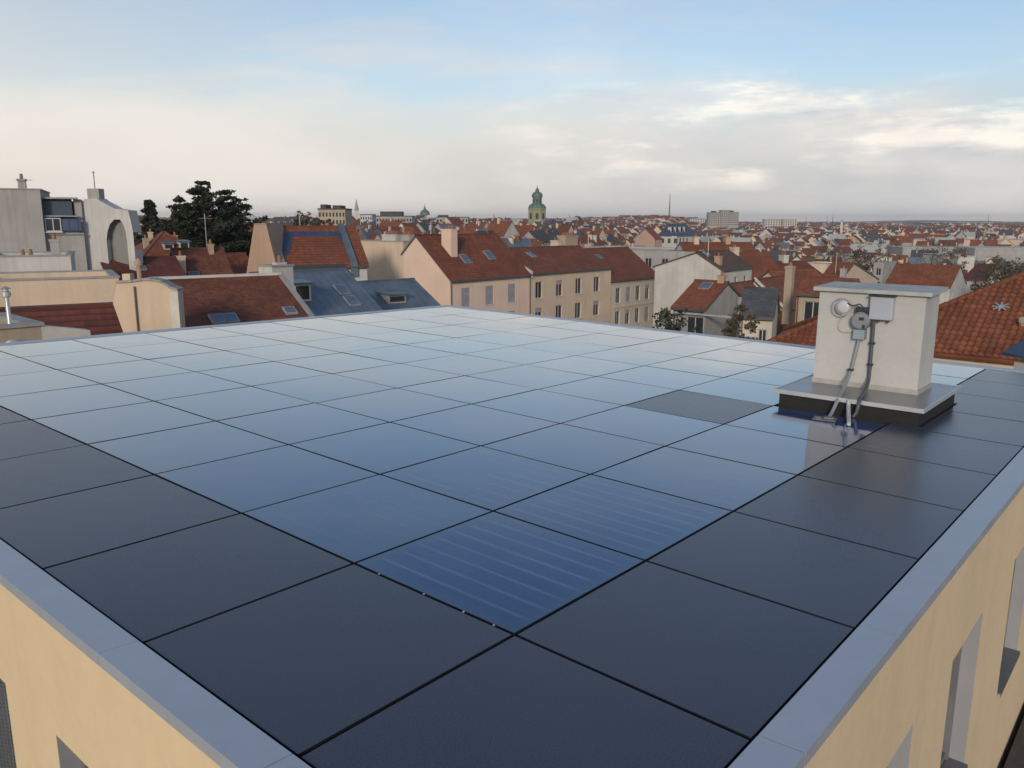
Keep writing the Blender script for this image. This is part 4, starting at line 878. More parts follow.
b = at(184, 116, 260); cedar('cedar_tree', 'lower dark cedar between the pointed fir and the largest cedar', (b.x, b.y, GZ), at(184, 116, 198).z-GZ, 4.6, .3, 19, seed=13, dens=1.)
b = at(154, 122, 260); cedar('fir_tree', 'slim pointed dark fir left of the cedars', (b.x, b.y, GZ), at(154, 122, 201).z-GZ, 4.0, .3, 30, seed=6, cone=True, dens=1.7)
def leafy(name, label, base, H, R0, mat, seed=1, h0=.35, n=70, size=.22, group=None):
    rr = random.Random(seed); root = empty(name, base, label=label, cat='tree', group=group); t = MB(); c = MB()
    t.tube([(0, 0, -1), (.1, .05, H*h0), (0, 0, H*.8)], [H*.028, H*.02, .04], 7)
    for k in range(n//4):
        a = rr.uniform(0, 6.28); z = H*rr.uniform(h0, .85); tip = Vector((math.cos(a)*R0*.8, math.sin(a)*R0*.8, z+R0*.4)); t.tube([(0, 0, z-R0*.3), tip], [.07, .02], 4, cap=False)
    for k in range(n):
        u = rr.uniform(-1, 1); a = rr.uniform(0, 6.28); q = rr.uniform(.35, 1)**.5; s = math.sqrt(1-u*u)
        zc = H*(h0+1)/2; p = (math.cos(a)*s*q*R0, math.sin(a)*s*q*R0, zc+u*q*H*(1-h0)/2*.95)
        r_ = R0*rr.uniform(.18, .34); leaf_quads(c, p, 26, r_, r_*.75, size, 0, rr)
    t.build('trunk', M['bark'], root); c.build('crown', M[mat], root); return root
def tree_at(px, D, ytop, R0, mat, label, seed, name='tree', n=60, size=.22, h0=.35, group=None):
    b = at(px, D, 260); g_ = ground_z(b.x, b.y); return leafy(name, label, (b.x, b.y, g_), at(px, D, ytop).z-g_, R0, mat, seed, h0, n, size, group)
for k, (px, D, yt, r_, m_, lb) in enumerate([(301, 210, 210, 2.5, 'conifer', 'small dark pointed tree left of the far apartment block'), (312, 205, 208, 3.4, 'conifer', 'dark bushy tree just in front of the far apartment block'), (323, 212, 211, 3, 'conifer', 'small dark tree against the right side of the far apartment block'),
    (888, 262, 228, 4.2, 'leafrust', 'rust coloured autumn tree standing alone among distant roofs'), (1013, 150, 254, 5.5, 'leafbrown', 'large brown green tree at the right edge above the big orange roof'), (1000, 158, 258, 4.2, 'leafgreen', 'smaller green tree left of the brown tree at the right edge'),
    (868, 190, 246, 4, 'leafbrown', 'brownish leafless looking tree behind the roof chimney'), (856, 200, 244, 4, 'leafbrown', 'left one of two brownish trees behind the roof chimney'), (140, 125, 226, 4.5, 'leafbrown', 'bare brown tree between white end block and fir'),
    (828, 330, 236, 6, 'conifer', 'dark green tree clump right of the yellow walled house'), (932, 300, 237, 6, 'leafbrown', 'brown tree in front of the long pale hall'), (955, 270, 241, 4, 'leafrust', 'reddish brown tree among the flat pale halls'),
    (722, 260, 237, 4, 'leafgreen', 'green tree among roofs right of the blue mansard house')]):
    tree_at(px, D, yt, r_, m_, lb, 20+k)
iv = tree_at(745, 50, 303, 1.0, 'leafbrown', 'straggly brown ivy covered tree against the grey gable', 41, 'ivy_tree', n=60, size=.09, h0=.75)
b = at(668, 60, 318); bs = empty('bush', (b.x, b.y, b.z-1.6), label='dark bush in the yard between the cream row and the grey gable house', cat='bush'); c = MB()
for k in range(40): leaf_quads(c, (rnd.gauss(0, .9), rnd.gauss(0, .6), rnd.uniform(0, 2)), 22, .4, .35, .11)
t = MB(); t.tube([(0, 0, GZ-bs.location.z), (0, 0, 1.)], .1, 6); t.build('stem', M['bark'], bs); c.build('foliage', M['conifer'], bs)

# ================================================================== landmarks on the skyline
def lm(px, D): p = at(px, D, 222); return Vector((p.x, p.y, GZ-14.5))
def face_rz(p): return math.atan2((p-CAM).y, (p-CAM).x)-math.pi/2
def zpy(px, D, py): return at(px, D, py).z-GZ+14.5
D = 620; p = lm(537, D); k = D/F
root = empty('domed_tower', p, face_rz(p), label='green copper domed clock-less church tower rising above the skyline', cat='tower'); z = lambda py: zpy(537, D, py)
m = MB(); W_ = 9.4*k; m.lathe([(W_*.98, 0), (W_*.98, z(209.5)), (W_*1.04, z(209)), (W_*1.04, z(208))], 8, sq=True); m.build('shaft', M['stoneyellow'], root)
for q in range(8):
    m = MB(); a = math.pi/4*q; c_, s_ = math.cos(a), math.sin(a); R_ = W_*.98*math.cos(math.pi/8)+.05; hw = 1.1; z0, z1 = z(219), z(213)
    P_ = [(-hw, z0), (hw, z0), (hw, z1-1), (hw*.6, z1-.2), (0, z1), (-hw*.6, z1-.2), (-hw, z1-1)]
    m.face([(c_*R_-s_*x, s_*R_+c_*x, zz) for x, zz in P_]); m.build('window', M['glass'], root)
m = MB(); m.lathe([(W_*1.04, z(208)), (W_*.93, z(206.5)), (W_*.86, z(205)), (W_*.66, z(204)), (W_*.62, z(203.6))], 8, sq=True); m.build('lower_dome', M['copper'], root)
m = MB(); m.lathe([(W_*.52, z(204)), (W_*.52, z(197.5)), (W_*.62, z(197)), (W_*.62, z(196))], 8, sq=True); m.build('belfry', M['copper'], root)
for q in range(8):
    m = MB(); a = math.pi/4*q; c_, s_ = math.cos(a), math.sin(a); R_ = W_*.52*math.cos(math.pi/8)+.05; m.face([(c_*R_-s_*x, s_*R_+c_*x, zz) for x, zz in ((-.8, z(203)), (.8, z(203)), (.8, z(199)), (-.8, z(199)))]); m.build('belfry_opening', M['glass'], root)
m = MB(); m.lathe([(W_*.58, z(196)), (W_*.53, z(194)), (W_*.40, z(192.6)), (W_*.24, z(191.8)), (W_*.20, z(191.5)), (W_*.20, z(190)), (W_*.15, z(189.2)), (W_*.06, z(188)), (.25, z(187)), (.02, z(184.5))], 12); m.build('upper_dome', M['copper'], root)
def spire(px, D, y0, y1, wpx, label, drum=None):
    p = lm(px, D); k = D/F; r_ = empty('church_tower', p, face_rz(p), label=label, cat='tower'); m = MB(); w = wpx*k/2
    m.lathe([(w, 0), (w, zpy(px, D, y0)), (w*1.15, zpy(px, D, y0)+.5)], 4, sq=True); m.build('shaft', M['greycream'], r_); m = MB()
    if drum: m.lathe([(w*1.1, zpy(px, D, y0)), (w*1.0, zpy(px, D, y0-3)), (w*.5, zpy(px, D, y0-5)), (w*.25, zpy(px, D, y0-6)), (.3, zpy(px, D, y0-9)), (.02, zpy(px, D, y1))], 10)
    else: m.lathe([(w*.9, zpy(px, D, y0)+.5), (.02, zpy(px, D, y1))], 8)
    m.build('spire', M['copper' if drum else 'greytrim'], r_)
spire(357, 760, 211, 198.5, 5, 'thin grey church spire right of the apartment block'); spire(425, 800, 215, 203, 9, 'small domed tower with needle spire left of the green domed tower', True)
spire(494, 900, 219, 213, 3, 'tiny pointed spire just left of the green domed tower'); spire(842, 900, 222, 219, 3, 'tiny dark spire on the horizon above the roof chimney')
def block(px0, px1, D, y, label, mat='grey', tiers=(), n=8, fl=6, name='apartment_block', depth=14, rf='dark'):
    a, b = at(px0, D, y), at(px1, D, y); ud = Vector((b.x-a.x, b.y-a.y, 0)); L = ud.length; ud.normalize(); root = empty(name, (a.x, a.y, GZ-14.5), math.atan2(ud.y, ud.x), label=label, cat='building')
    H = a.z-GZ+14.5; m = MB(); hs = []
    for k in range(n):
        for f in range(fl): hs.append((L*(k+.22)/n, H-1.2-2.9*f-1.6, L*.55/n, 1.6))
    wall_holes(m, lambda s, d, z: (s, d, z), L, H, [h for h in hs if h[1] > .5], dep=.25, mi=0, mir=0)
    m.face([(L, 0, 0), (L, depth, 0), (L, depth, H), (L, 0, H)]); m.face([(0, depth, 0), (0, 0, 0), (0, 0, H), (0, depth, H)]); m.face([(L, depth, 0), (0, depth, 0), (0, depth, H), (L, depth, H)])
    m.build('wall', M[mat], root); w = MB(); w.face([(0, .25, 0), (L, .25, 0), (L, .25, H-.3), (0, .25, H-.3)]); w.build('glazing', M['glass'], root)
    r_ = MB(); r_.box(-.2, L+.2, -.2, depth+.2, H, H+.5)
    for (x, w_, h_) in tiers: r_.box(L*x, L*(x+w_), 2, depth-2, H+.5, H+.5+h_)
    r_.build('roof', M[rf], root); return root
block(709, 722, 1150, 212.8, 'left wing of the big grey apartment block on the horizon', n=6, tiers=[(.3, .3, 2)]); block(721.5, 730, 1145, 210.5, 'tallest middle section of the grey apartment block on the horizon', n=4, fl=8); block(729.5, 739, 1150, 212.4, 'right wing of the big grey apartment block on the horizon', n=5, tiers=[(.2, .3, 2)])
block(318, 345, 330, 209.5, 'pale brown apartment block with rooftop aerials behind small dark trees', 'beige', [(.05, .2, 1.5), (.5, .3, 1.2)], 8, 5)
block(376, 412, 480, 216.5, 'long grey roofed public building left of the green domed tower', 'grey', [(.1, .6, 2.4)], 12, 3, 'long_building', rf='slate'); block(436, 468, 560, 217.5, 'long low pale building with grey roof near the small domed tower', 'grey', [(.05, .3, 1.2)], 10, 3, 'long_building', rf='slate')
block(360, 372, 520, 215, 'small pale block between thin spire and long grey building', 'white', [], 5, 3, 'long_building')
for k, (a, b, D, y, mt, lb) in enumerate([(610, 632, 1500, 217.5, 'tan', 'orange tinted block on the horizon left of the radio mast'), (640, 662, 1700, 217, 'beige', 'pale block on the horizon at the foot of the radio mast'), (690, 705, 1500, 218.5, 'white', 'low white block left of the big apartment block'),
        (765, 781, 1300, 219.6, 'white', 'left white block pair on the horizon right of the apartment block'), (783, 797, 1320, 219.8, 'white', 'right white block pair on the horizon right of the apartment block'), (585, 600, 1600, 218.6, 'cream', 'cream block on horizon between domed tower and orange tinted block')]):
    block(a, b, D, y, lb, mt, [], 6, 4)
for k, (a, b, D, y, mt, lb) in enumerate([(838, 868, 860, 236, 'greycream', 'long pale blue grey hall behind the brownish trees'), (905, 1050, 700, 240, 'cream', 'very long cream flat roofed hall across the right distance'), (903, 968, 520, 248, 'grey', 'low grey flat hall with parapet below the long cream hall'), (985, 1060, 900, 235, 'white', 'white flat hall far off at the right edge'),
        (958, 975, 350, 257, 'white', 'small white flat roofed hall left of the brown tree'), (975, 1060, 500, 248.5, 'grey', 'grey white flat hall just above the brown tree'), (893, 930, 780, 238, 'peach', 'sunlit peach coloured hall on the right distance'), (872, 892, 330, 258, 'greycream', 'pale roofed box building above the narrow grey house')]):
    block(a, b, D, y, lb, mt, [], 5, 0, 'hall', 30, 'paleroof')
def mast(px, D, y0, label, w=1.2):
    p = lm(px, D); r_ = empty('radio_mast', p, label=label, cat='mast'); H = zpy(px, D, y0); m = MB(); w *= D/F/2
    for sx, sy in ((-1, -1), (1, -1), (1, 1), (-1, 1)): m.tube([(sx*w*1.6, sy*w*1.6, 0), (sx*w*.5, sy*w*.5, H*.7), (0, 0, H)], w*.28, 4)
    for k in range(18):
        z0 = H*.95*k/18; f = w*(1.6-1.25*k/18); m.tube([(-f, -f, z0), (f, f, z0+H/18)], w*.16, 4); m.tube([(f, -f, z0), (-f, f, z0+H/18)], w*.16, 4)
    m.build('lattice', M['darkmetal'], r_)
mast(669, 1600, 192.5, 'tall thin radio mast on the horizon ridge', 1.0)
for px, yt in ((806, 217), (827, 215), (832.5, 213.5), (988, 214)): mast(px, 1400, yt, {806: 'short mast left of three thin masts on the horizon', 827: 'middle thin mast of the close group on the horizon', 832.5: 'taller mast of the close group on the horizon', 988: 'faint thin mast on the horizon near the right edge'}[px], .55)

# ================================================================== city: single houses, then the far mass
SKY = [(0, 45, 262, 50), (0, 40, 186, 55), (40, 134, 200, 56), (134, 170, 240, 84), (160, 253, 235, 84), (248, 368, 228, 70), (354, 404, 241, 82), (404, 480, 238, 80), (480, 580, 250, 92), (580, 625, 252, 100), (625, 668, 253, 115), (664, 752, 262, 96), (752, 785, 262, 98), (785, 850, 278, 85), (840, 945, 286, 11), (935, 1024, 300, 33), (870, 968, 272, 104)]
def hidden(px, py, D):
    for a, b, y, d in SKY:
        if a <= px <= b and D > d: 
            if py > y+1: return True
    return False
HERO = [(o.matrix_world.translation.x, o.matrix_world.translation.y) for o in COL.objects if o.parent is None and o.get('category') in ('house', 'building')]
wallk = ['cream', 'white', 'grey', 'greycream', 'peach', 'beige', 'tan', 'pink']; roofk = ['red', 'orange', 'redbrown', 'darkred', 'slate', 'zinc', 'brown', 'paleroof']
WN = {'cream': 'cream', 'white': 'white', 'grey': 'grey', 'greycream': 'pale grey', 'peach': 'peach', 'beige': 'beige', 'tan': 'tan', 'pink': 'pink'}; RN = {'red': 'red', 'orange': 'orange', 'redbrown': 'mottled brown', 'darkred': 'dark red', 'slate': 'slate', 'zinc': 'blue grey', 'brown': 'dark brown', 'paleroof': 'pale grey'}
protos = []
rp = random.Random(11)
for k in range(26):
    L, W = rp.uniform(9, 17), rp.uniform(8, 11.5); wk = rp.choice(wallk); rk = rp.choice(['red', 'red', 'orange', 'redbrown', 'redbrown', 'darkred', 'slate', 'zinc', 'brown', 'paleroof', 'red', 'brown'])
    ty = 'flat' if rk == 'paleroof' else rp.choice(['gable', 'gable', 'gablex', 'hip']); H = rp.uniform(8, 12)
    if ty == 'gablex': L = min(L, 12)
    rise = 0 if ty == 'flat' else rp.uniform(.38, .5)*(L if ty == 'gablex' else W)
    ch_ = [] if ty == 'flat' else [(rp.uniform(.2, .8)*L, W*rp.uniform(.35, .65), .8, 1.3, rp.uniform(.8, 1.4), rp.choice(['cream', 'tan', 'white', 'grey', 'brick'])) for _ in range(rp.choice([1, 2, 2, 3]))]
    dm = [(L*(q+.5)/3, 1.1, 1.2, 1.3, 'white') for q in range(3)] if ty in ('gable', 'hip') and rp.random() < .35 and rise > 3 else []
    o = house('house', 'x', 'house', (0, 0, 0), U, L, W, GZ+H, rise, ty, zb=GZ, wall=wk, rf=rk, chim=ch_, dorm=dm, sky=[(L*.4, W*.25, .9, 1.2)] if ty == 'gable' and not dm and rp.random() < .5 else [], gut=False, baked=(1.0, 1.6, 2.8))
    protos.append((o, L, W, H+max(rise, .1), wk, rk, ty))
cells = []; rc = random.Random(5)
def district(x, y): return R(18*noise.noise(Vector((x/420, y/420, 3.1)))*2)
# regular streets in rotated world grid, jittered
G1, G2 = 15.5, 13.
import itertools
for i in range(-10, 90):
    for j in range(-10, 90):
        street = (j//2)*9.; sx = (i//5)*10.
        x = 60+i*G1+sx-190; y = 60+j*G2+street-190
        a = R(9); xx, yy = x*math.cos(a)-y*math.sin(a)+20, x*math.sin(a)+y*math.cos(a)
        xx += rc.uniform(-2, 2); yy += rc.uniform(-2, 2); P_ = Vector((xx, yy, ground_z(xx, yy)+10)); D = dist(P_)
        if D < 125 or D > 760: continue
        px, py = proj(P_)
        if not (-25 < px < 1050): continue
        if rc.random() < .07: continue
        if px > 640 and D < 160: continue
        if px > 895 and (480 < D < 560 or 690 < D < 740): continue
        cells.append((D, P_, px))
cells.sort(key=lambda c: c[0]); placed = []; far = []; reuse = set()
HP = [(Vector((hx, hy, 0))) for hx, hy in HERO]
for D, P_, px in cells:
    kx = rc.randrange(len(protos)); o, L, W, HH, wk, rk, ty = protos[kx]
    zs = rc.uniform(.85, 1.25)
    if D < 200: zs = min(zs, 1.0)
    gg = ground_z(P_.x, P_.y); px_, py_ = proj((P_.x, P_.y, gg+HH*zs))
    if hidden(px_, py_, D): continue
    if any((Vector((P_.x, P_.y, 0))-h).length < 11 for h in HP): continue
    if len(placed) >= 262: far.append((P_, HH*zs, L, W)); continue
    an = R(9)+rc.choice([0, math.pi/2, math.pi, -math.pi/2])+R(rc.uniform(-5, 5))
    if kx not in reuse: c = o; reuse.add(kx)
    else: c = copy_tree(o)
    ca, sa = math.cos(an), math.sin(an)
    c.location = (P_.x-(ca*L/2-sa*W/2), P_.y-(sa*L/2+ca*W/2), gg); c.rotation_euler = (0, 0, an); c.scale = (1, 1, zs); c['group'] = 'houses of the distant city'
    placed.append((c, px_, py_, D, wk, rk, ty))
for k, pr in enumerate(protos):
    if k not in reuse:
        for ch_ in list(pr[0].children_recursive): bpy.data.objects.remove(ch_)
        bpy.data.objects.remove(pr[0])
LMK = [(357, 'thin grey spire'), (395, 'long grey building'), (425, 'small domed tower'), (537, 'green domed tower'), (621, 'orange tinted block'), (669, 'radio mast'), (724, 'big apartment block'), (790, 'white block pair'), (832, 'thin mast group'), (888, 'rust coloured tree'), (935, 'long cream hall'), (1013, 'brown tree at right')]
byl = {}
for c, px, py, D, wk, rk, ty in placed:
    l = min(LMK, key=lambda q: abs(q[0]-px)); side = 'below' if abs(px-l[0]) < 9 else ('left of' if px < l[0] else 'right of')
    band = 'near' if D < 260 else 'middle distance' if D < 360 else 'distant' if D < 460 else 'remote'
    b_ = f'{band} house, {WN[wk]} walls, {RN[rk]} {"flat" if ty == "flat" else "hipped" if ty == "hip" else "gabled"} roof, {side} {l[1]}'.replace('middle distance', 'middle')
    byl.setdefault(b_, []).append((px, py, c))
for b_, L_ in byl.items():
    L_.sort(key=lambda q: q[0])
    for k, (px, py, c) in enumerate(L_):
        if len(L_) == 1: c['label'] = b_
        elif len(L_) == 2: c['label'] = b_+(', left one' if k == 0 else ', right one')
        else: c['label'] = b_+', '+(ORD[k+1] if k < 10 else 'last')+' one'
# far mass of roofs
m = MB(); rf_ = random.Random(17)
FM = [M['cream'], M['white'], M['grey'], M['tan'], M['red'], M['orange'], M['redbrown'], M['slate'], M['zinc'], M['paleroof'], M['glass']]
def lowhouse(x, y, L, W, H, rise, an, wi, ri):
    c, s = math.cos(an), math.sin(an)
    def T(a, b, z): return (x+c*a-s*b, y+s*a+c*b, z)
    g0 = ground_z(x, y); h = g0+H
    for (a0, b0, a1, b1) in ((-L/2, -W/2, L/2, -W/2), (L/2, -W/2, L/2, W/2), (L/2, W/2, -L/2, W/2), (-L/2, W/2, -L/2, -W/2)):
        m.face([T(a0, b0, g0-.5), T(a1, b1, g0-.5), T(a1, b1, h), T(a0, b0, h)], [(0, 0), (L, 0), (L, H), (0, H)], wi)
    if rise > 0:
        o = .3
        m.face([T(-L/2-o, -W/2-o, h-.1), T(L/2+o, -W/2-o, h-.1), T(L/2+o, 0, h+rise), T(-L/2-o, 0, h+rise)], [(0, 0), (L, 0), (L, W/2), (0, W/2)], ri); m.face([T(L/2+o, W/2+o, h-.1), T(-L/2-o, W/2+o, h-.1), T(-L/2-o, 0, h+rise), T(L/2+o, 0, h+rise)], [(0, 0), (L, 0), (L, W/2), (0, W/2)], ri)
        for sg in (-1, 1): m.face([T(sg*L/2, -W/2, h), T(sg*L/2, W/2, h), T(sg*L/2, 0, h+rise)], None, wi)
        q = rf_.uniform(-.35, .35)*L; 
        for (dx, dy) in ((.5, 0), (0, .6)):
            m.face([T(q-dx, -dy, h+rise-1), T(q+dx, dy, h+rise-1), T(q+dx, dy, h+rise+1.1), T(q-dx, -dy, h+rise+1.1)], None, wi)
    else: m.face([T(-L/2, -W/2, h), T(L/2, -W/2, h), T(L/2, W/2, h), T(-L/2, W/2, h)], [(0, 0), (L, 0), (L, W), (0, W)], ri)
    if (Vector((x, y, 0))-CAM).length < 1100:
        for (a0, b0, a1, b1) in ((-L/2, -W/2, L/2, -W/2), (-L/2, W/2, -L/2, -W/2)):
            n = max(1, int(max(abs(a1-a0), abs(b1-b0))/3.2)); e = .04
            for f in range(2):
                for k in range(n):
                    t0, t1 = (k+.3)/n, (k+.62)/n; zz = h-1-3*f
                    ox_, oy_ = (0, -e) if b0 == b1 else (-e, 0)
                    m.face([T(a0+(a1-a0)*t0+ox_, b0+(b1-b0)*t0+oy_, zz-1.5), T(a0+(a1-a0)*t1+ox_, b0+(b1-b0)*t1+oy_, zz-1.5), T(a0+(a1-a0)*t1+ox_, b0+(b1-b0)*t1+oy_, zz), T(a0+(a1-a0)*t0+ox_, b0+(b1-b0)*t0+oy_, zz)], None, 10)
def wchoice(): return rf_.choices([0, 1, 2, 3], [5, 4, 3, 2])[0]
def rchoice(): return rf_.choices([4, 5, 6, 7, 8, 9], [5, 2.5, 5, 4, 1, 2])[0]
for P_, HH, L, W in far: lowhouse(P_.x, P_.y, L, W, HH*.72, HH*.28, R(9)+rf_.choice([0, math.pi/2]), wchoice(), rchoice())
D = 765.
while D < 3400:
    st_ = 16 if D < 1000 else 24 if D < 1800 else 40; wdt = D*.68; n = int(2*wdt/(st_*1.05))
    for k in range(n):
        u_ = -wdt+(k+rf_.random())*2*wdt/n; dd = D+rf_.uniform(-.4, .4)*st_; P_ = CAM+_fh*dd+_r0*u_
        if rf_.random() < .10: continue
        big_ = rf_.random() < .03; sc_ = 1 if D < 1000 else 1.35 if D < 1800 else 2.0
        L, W = (rf_.uniform(30, 60), 16) if big_ else (rf_.uniform(9, 18)*sc_, rf_.uniform(8, 12)*sc_); H = rf_.uniform(6.5, 12)
        flat = big_ or rf_.random() < .15
        lowhouse(P_.x, P_.y, L, W, H, 0 if flat else W*.36, R(9)+district(P_.x, P_.y)+rf_.choice([0, math.pi/2]), wchoice(), 9 if flat else rchoice())
    D += st_*1.0
o = m.build('distant_rooftops', FM); tag(o, 'mass of tiny red and grey rooftops stretching to the horizon', 'rooftops', None, 'stuff')
c = MB(); rt_ = random.Random(23); D = 150.
while D < 3600:
    n = int(D/28)+6
    for k in range(n):
        u_ = rt_.uniform(-.68, .68)*D; P_ = CAM+_fh*(D+rt_.uniform(0, 40))+_r0*u_
        if noise.noise(Vector((P_.x/130, P_.y/130, 0)))+.12 < rt_.random()*.45: continue
        px, py = proj((P_.x, P_.y, ground_z(P_.x, P_.y)+8))
        if hidden(px, py-3, D): continue
        r_ = rt_.uniform(2.5, 5)*(1 if D < 900 else 2.2); leaf_quads(c, (P_.x, P_.y, ground_z(P_.x, P_.y)+6), 60 if D < 900 else 30, r_, r_*.9, .5 if D < 900 else 1.3, 0, rt_)
    D += 38 if D < 1000 else 80
o = c.build('distant_treetops', M['leafbrown']); tag(o, 'scattered dull brown green treetops between the distant roofs', 'treetops', None, 'stuff')

# ================================================================== ground, far hills, haze
t = NT('ground'); ps = t.n('ShaderNodeNewGeometry').outputs['Position']; n1 = t.noise(ps, .02, 6, .6); n2 = t.noise(ps, .3, 5, .6)
col = t.mix(t.ramp(n1, [(.4, 0), (.6, 1)]), (.11, .105, .095), (.07, .08, .045)); col = t.mix(t.math('MULTIPLY', n2, .5), col, (.09, .08, .07)); t.l(col, t.b.inputs['Base Color']); t.b.inputs['Roughness'].default_value = .95
m = MB(); c0 = CAM+_fh*3000; E_ = 9000
rr_ = [0, 25, 60, 100, 125, 150, 180, 210, 240, 270, 300, 400, 600, 900, 1150, 1250, 1350, 1450, 1550, 1650, 1750, 2000, 2600, 3600, 5200, 8000, 12500]; NA = 180
def gp(r, k): a = 2*math.pi*k/NA; x, y = CAM.x+r*math.cos(a), CAM.y+r*math.sin(a); return (x, y, ground_z(x, y))
for r0, r1 in zip(rr_, rr_[1:]):
    for k in range(NA):
        q = [gp(r0, k), gp(r1, k), gp(r1, k+1), gp(r0, k+1)]; m.face(q if r0 else [q[0], q[1], q[2]])
g = m.build('ground', t.m, merge=True); tag(g, 'dark city ground between the houses', None, None, 'structure')
t = NT('far hills'); ps = t.n('ShaderNodeNewGeometry').outputs['Position']; t.l(t.mix(t.noise(ps, .004, 5), (.035, .045, .035), (.07, .07, .06)), t.b.inputs['Base Color']); t.b.inputs['Roughness'].default_value = 1
m = MB(); n = 160; prev = None
for k in range(n+1):
    u_ = -1.0+2*k/n; base = CAM+_fh*5600+_r0*(u_*5600); h = 32+16*noise.noise(Vector((u_*4, .3, 0)))+5*noise.noise(Vector((u_*30, 1.3, 0))); 
    cur = (base, base+_fh*500, base+_fh*1500, h)
    if prev:
        A_, B_, C_, h0 = prev; a2, b2, c2, h1 = cur
        for (p0, z0), (p1, z1), (p2, z2), (p3, z3) in (((A_, 0), (a2, 0), (b2, h1), (B_, h0)), ((B_, h0), (b2, h1), (c2, 0), (C_, 0))):
            m.face([(p0.x, p0.y, GZ-14+z0), (p1.x, p1.y, GZ-14+z1), (p2.x, p2.y, GZ-14+z2), (p3.x, p3.y, GZ-14+z3)])
    prev = cur
hl = m.build('hills', t.m, merge=True); tag(hl, 'low dark wooded hills along the horizon', None, None, 'structure')
HAZE = 1
if HAZE:
    hm = bpy.data.materials.new('haze air'); hm.use_nodes = True; nt = hm.node_tree; nt.nodes.clear(); ou = nt.nodes.new('ShaderNodeOutputMaterial'); pv = nt.nodes.new('ShaderNodeVolumePrincipled')
    pv.inputs['Density'].default_value = .0001; pv.inputs['Color'].default_value = (.97, .95, .93, 1); pv.inputs['Anisotropy'].default_value = .3; nt.links.new(pv.outputs[0], ou.inputs['Volume'])
    m = MB(); m.box(-9600, 9600, -9600, 9600, GZ-17, 75); hz = m.build('haze', hm, None, (c0.x, c0.y, 0), merge=True); tag(hz, 'thin pale evening haze over the city', None, None, 'stuff')

# ================================================================== sky and sun
SUN_AZ = Vector((-.87, -.49, 0)).normalized(); SUN_EL = R(17)
w = bpy.data.worlds.new('World'); sc.world = w; w.use_nodes = True; nt = w.node_tree; nt.nodes.clear()
class WT(NT):
    def __init__(s): s.t = nt
W = WT(); out = W.n('ShaderNodeOutputWorld'); bg = W.n('ShaderNodeBackground'); W.l(bg.outputs[0], out.inputs[0])
sky = W.n('ShaderNodeTexSky', sky_type='NISHITA', sun_disc=False, sun_elevation=SUN_EL, sun_rotation=math.atan2(SUN_AZ.x, SUN_AZ.y), air_density=1.0, dust_density=1.2, ozone_density=1.8)
gn = W.n('ShaderNodeTexCoord').outputs['Generated']; sp_ = W.n('ShaderNodeSeparateXYZ'); W.l(gn, sp_.inputs[0]); el = sp_.outputs[2]
# sideways position along the picture's right direction and towards its depth
def dotv(v):
    d = W.n('ShaderNodeVectorMath', operation='DOT_PRODUCT'); W.l(gn, d.inputs[0]); d.inputs[1].default_value = tuple(v); return d.outputs['Value']
rt, fo = dotv(_r0), dotv(_fh)
az = W.math('ARCTAN2', rt, fo)                       # azimuth from the street axis, radians
cm = W.n('ShaderNodeCombineXYZ'); W.l(az, cm.inputs[0]); W.l(W.math('MULTIPLY', el, 2.9), cm.inputs[1])
wv = cm.outputs[0]
# cloud plane coordinates for the high veil
inv = W.math('DIVIDE', 1., W.math('ADD', W.math('MAXIMUM', el, 0), .16)); c2 = W.n('ShaderNodeCombineXYZ'); W.l(W.math('MULTIPLY', rt, inv), c2.inputs[0]); W.l(W.math('MULTIPLY', fo, inv), c2.inputs[1])
n1 = W.noise(W.mapping(c2.outputs[0], (.55, 1.3, 1)), 1.0, 7, .56)
n2 = W.noise(wv, 2.6, 8, .55)
n3 = W.noise(W.mapping(wv, (1, 1.5, 1)), 4.2, 9, .6)
veil = W.ramp(n1, [(.40, 0), (.62, 1)])
elw = W.math('SUBTRACT', el, W.math('MULTIPLY', W.math('SUBTRACT', n2, .5), .22)); low_ = W.ramp(elw, [(0, 1), (.09, .93), (.13, .66), (.16, .30), (.24, .08), (.36, .02)])
mask = W.math('MAXIMUM', low_, W.math('MULTIPLY', veil, W.ramp(el, [(.08, .9), (.25, .45), (.42, .1)])))
side = W.math('MULTIPLY_ADD', az, .75, .5); sidec = W.n('ShaderNodeClamp'); W.l(side, sidec.inputs[0]); side = sidec.outputs[0]
lw_ = W.math('MULTIPLY', W.ramp(side, [(0, 1), (.62, 0)]), W.ramp(el, [(.1, .72), (.20, .52), (.32, .22), (.46, .03)])); mask = W.math('MAXIMUM', mask, lw_)
K = 10.
haze_c = W.mix(side, (.60, .545, .48), (.36, .375, .40))
W.n  # colours below are radiance relative to the background strength
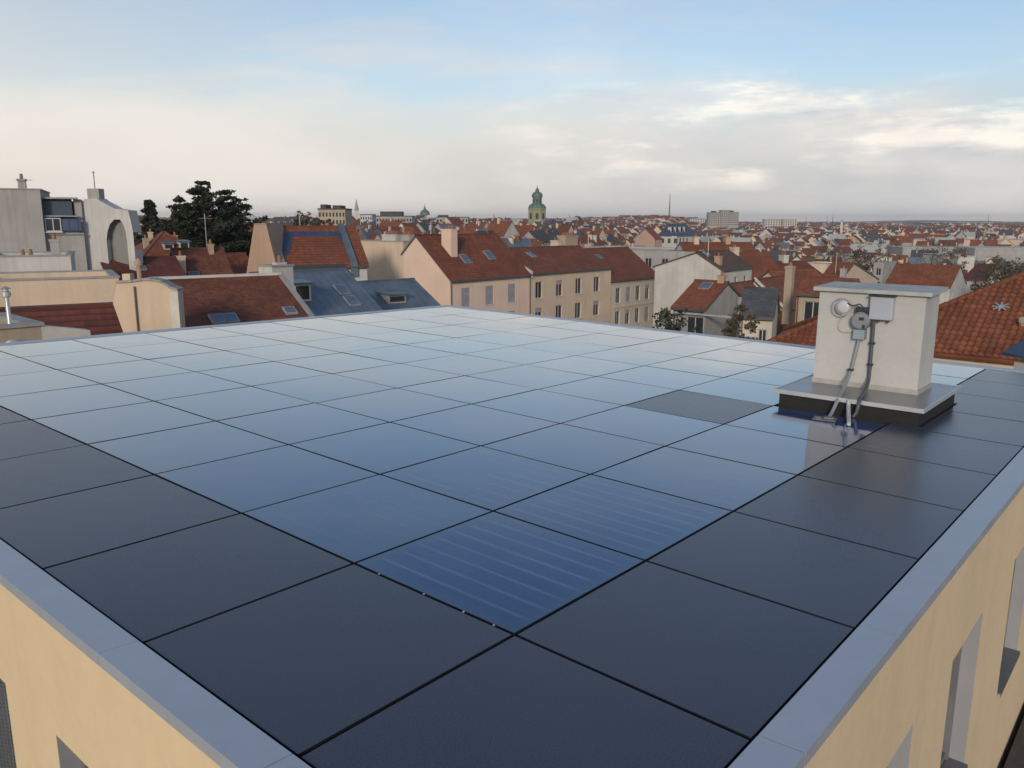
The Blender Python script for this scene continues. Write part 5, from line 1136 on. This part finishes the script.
shade = W.mix(W.ramp(n2, [(.40, 0), (.60, 1)]), haze_c, W.mix(side, (.62, .575, .525), (.54, .52, .50)))
wv2 = W.n('ShaderNodeVectorMath', operation='ADD'); W.l(wv, wv2.inputs[0]); wv2.inputs[1].default_value = (-.035, .045, 0)
n3b = W.noise(W.mapping(wv2.outputs[0], (1, 1.5, 1)), 4.2, 9, .6)
relief = W.ramp(W.math('MULTIPLY_ADD', W.math('SUBTRACT', n3, n3b), 3.2, .5), [(.15, 0), (.8, 1)])
puffc = W.mix(relief, (.36, .37, .41), (.80, .72, .63))
puffm = W.math('MULTIPLY', W.ramp(n3, [(.45, 0), (.56, 1)]), W.math('MULTIPLY', W.ramp(elw, [(.04, 0), (.08, 1), (.14, 1), (.18, 0)]), W.ramp(side, [(.45, 0), (.66, 1)])))
shade = W.mix(W.math('MULTIPLY', puffm, .85), shade, puffc)
base = W.n('ShaderNodeVectorMath', operation='SCALE'); W.l(sky.outputs[0], base.inputs[0]); base.inputs['Scale'].default_value = .76
cl = W.n('ShaderNodeVectorMath', operation='SCALE'); W.l(shade, cl.inputs[0]); cl.inputs['Scale'].default_value = 1.1/.14
mask = W.math('MAXIMUM', mask, W.math('MULTIPLY', puffm, .8)); fin = W.mix(mask, base.outputs[0], cl.outputs[0])
W.l(fin, bg.inputs['Color']); bg.inputs['Strength'].default_value = .14
sd = bpy.data.lights.new('sun', 'SUN'); sd.energy = 1.5; sd.angle = R(8); sd.color = (1, .86, .70); so_ = bpy.data.objects.new('sun', sd); COL.objects.link(so_)
dv = SUN_AZ*math.cos(SUN_EL)+Vector((0, 0, math.sin(SUN_EL))); so_.rotation_euler = dv.to_track_quat('Z', 'Y').to_euler(); so_.location = (0, 0, 40)

sc.view_settings.view_transform = 'Standard'; sc.view_settings.look = 'None'; sc.view_settings.gamma = 1; sc.view_settings.exposure = .45
sc.cycles.use_denoising = True; sc.cycles.max_bounces = 6; sc.cycles.volume_bounces = 1; sc.cycles.sample_clamp_indirect = 8; sc.cycles.use_adaptive_sampling = True
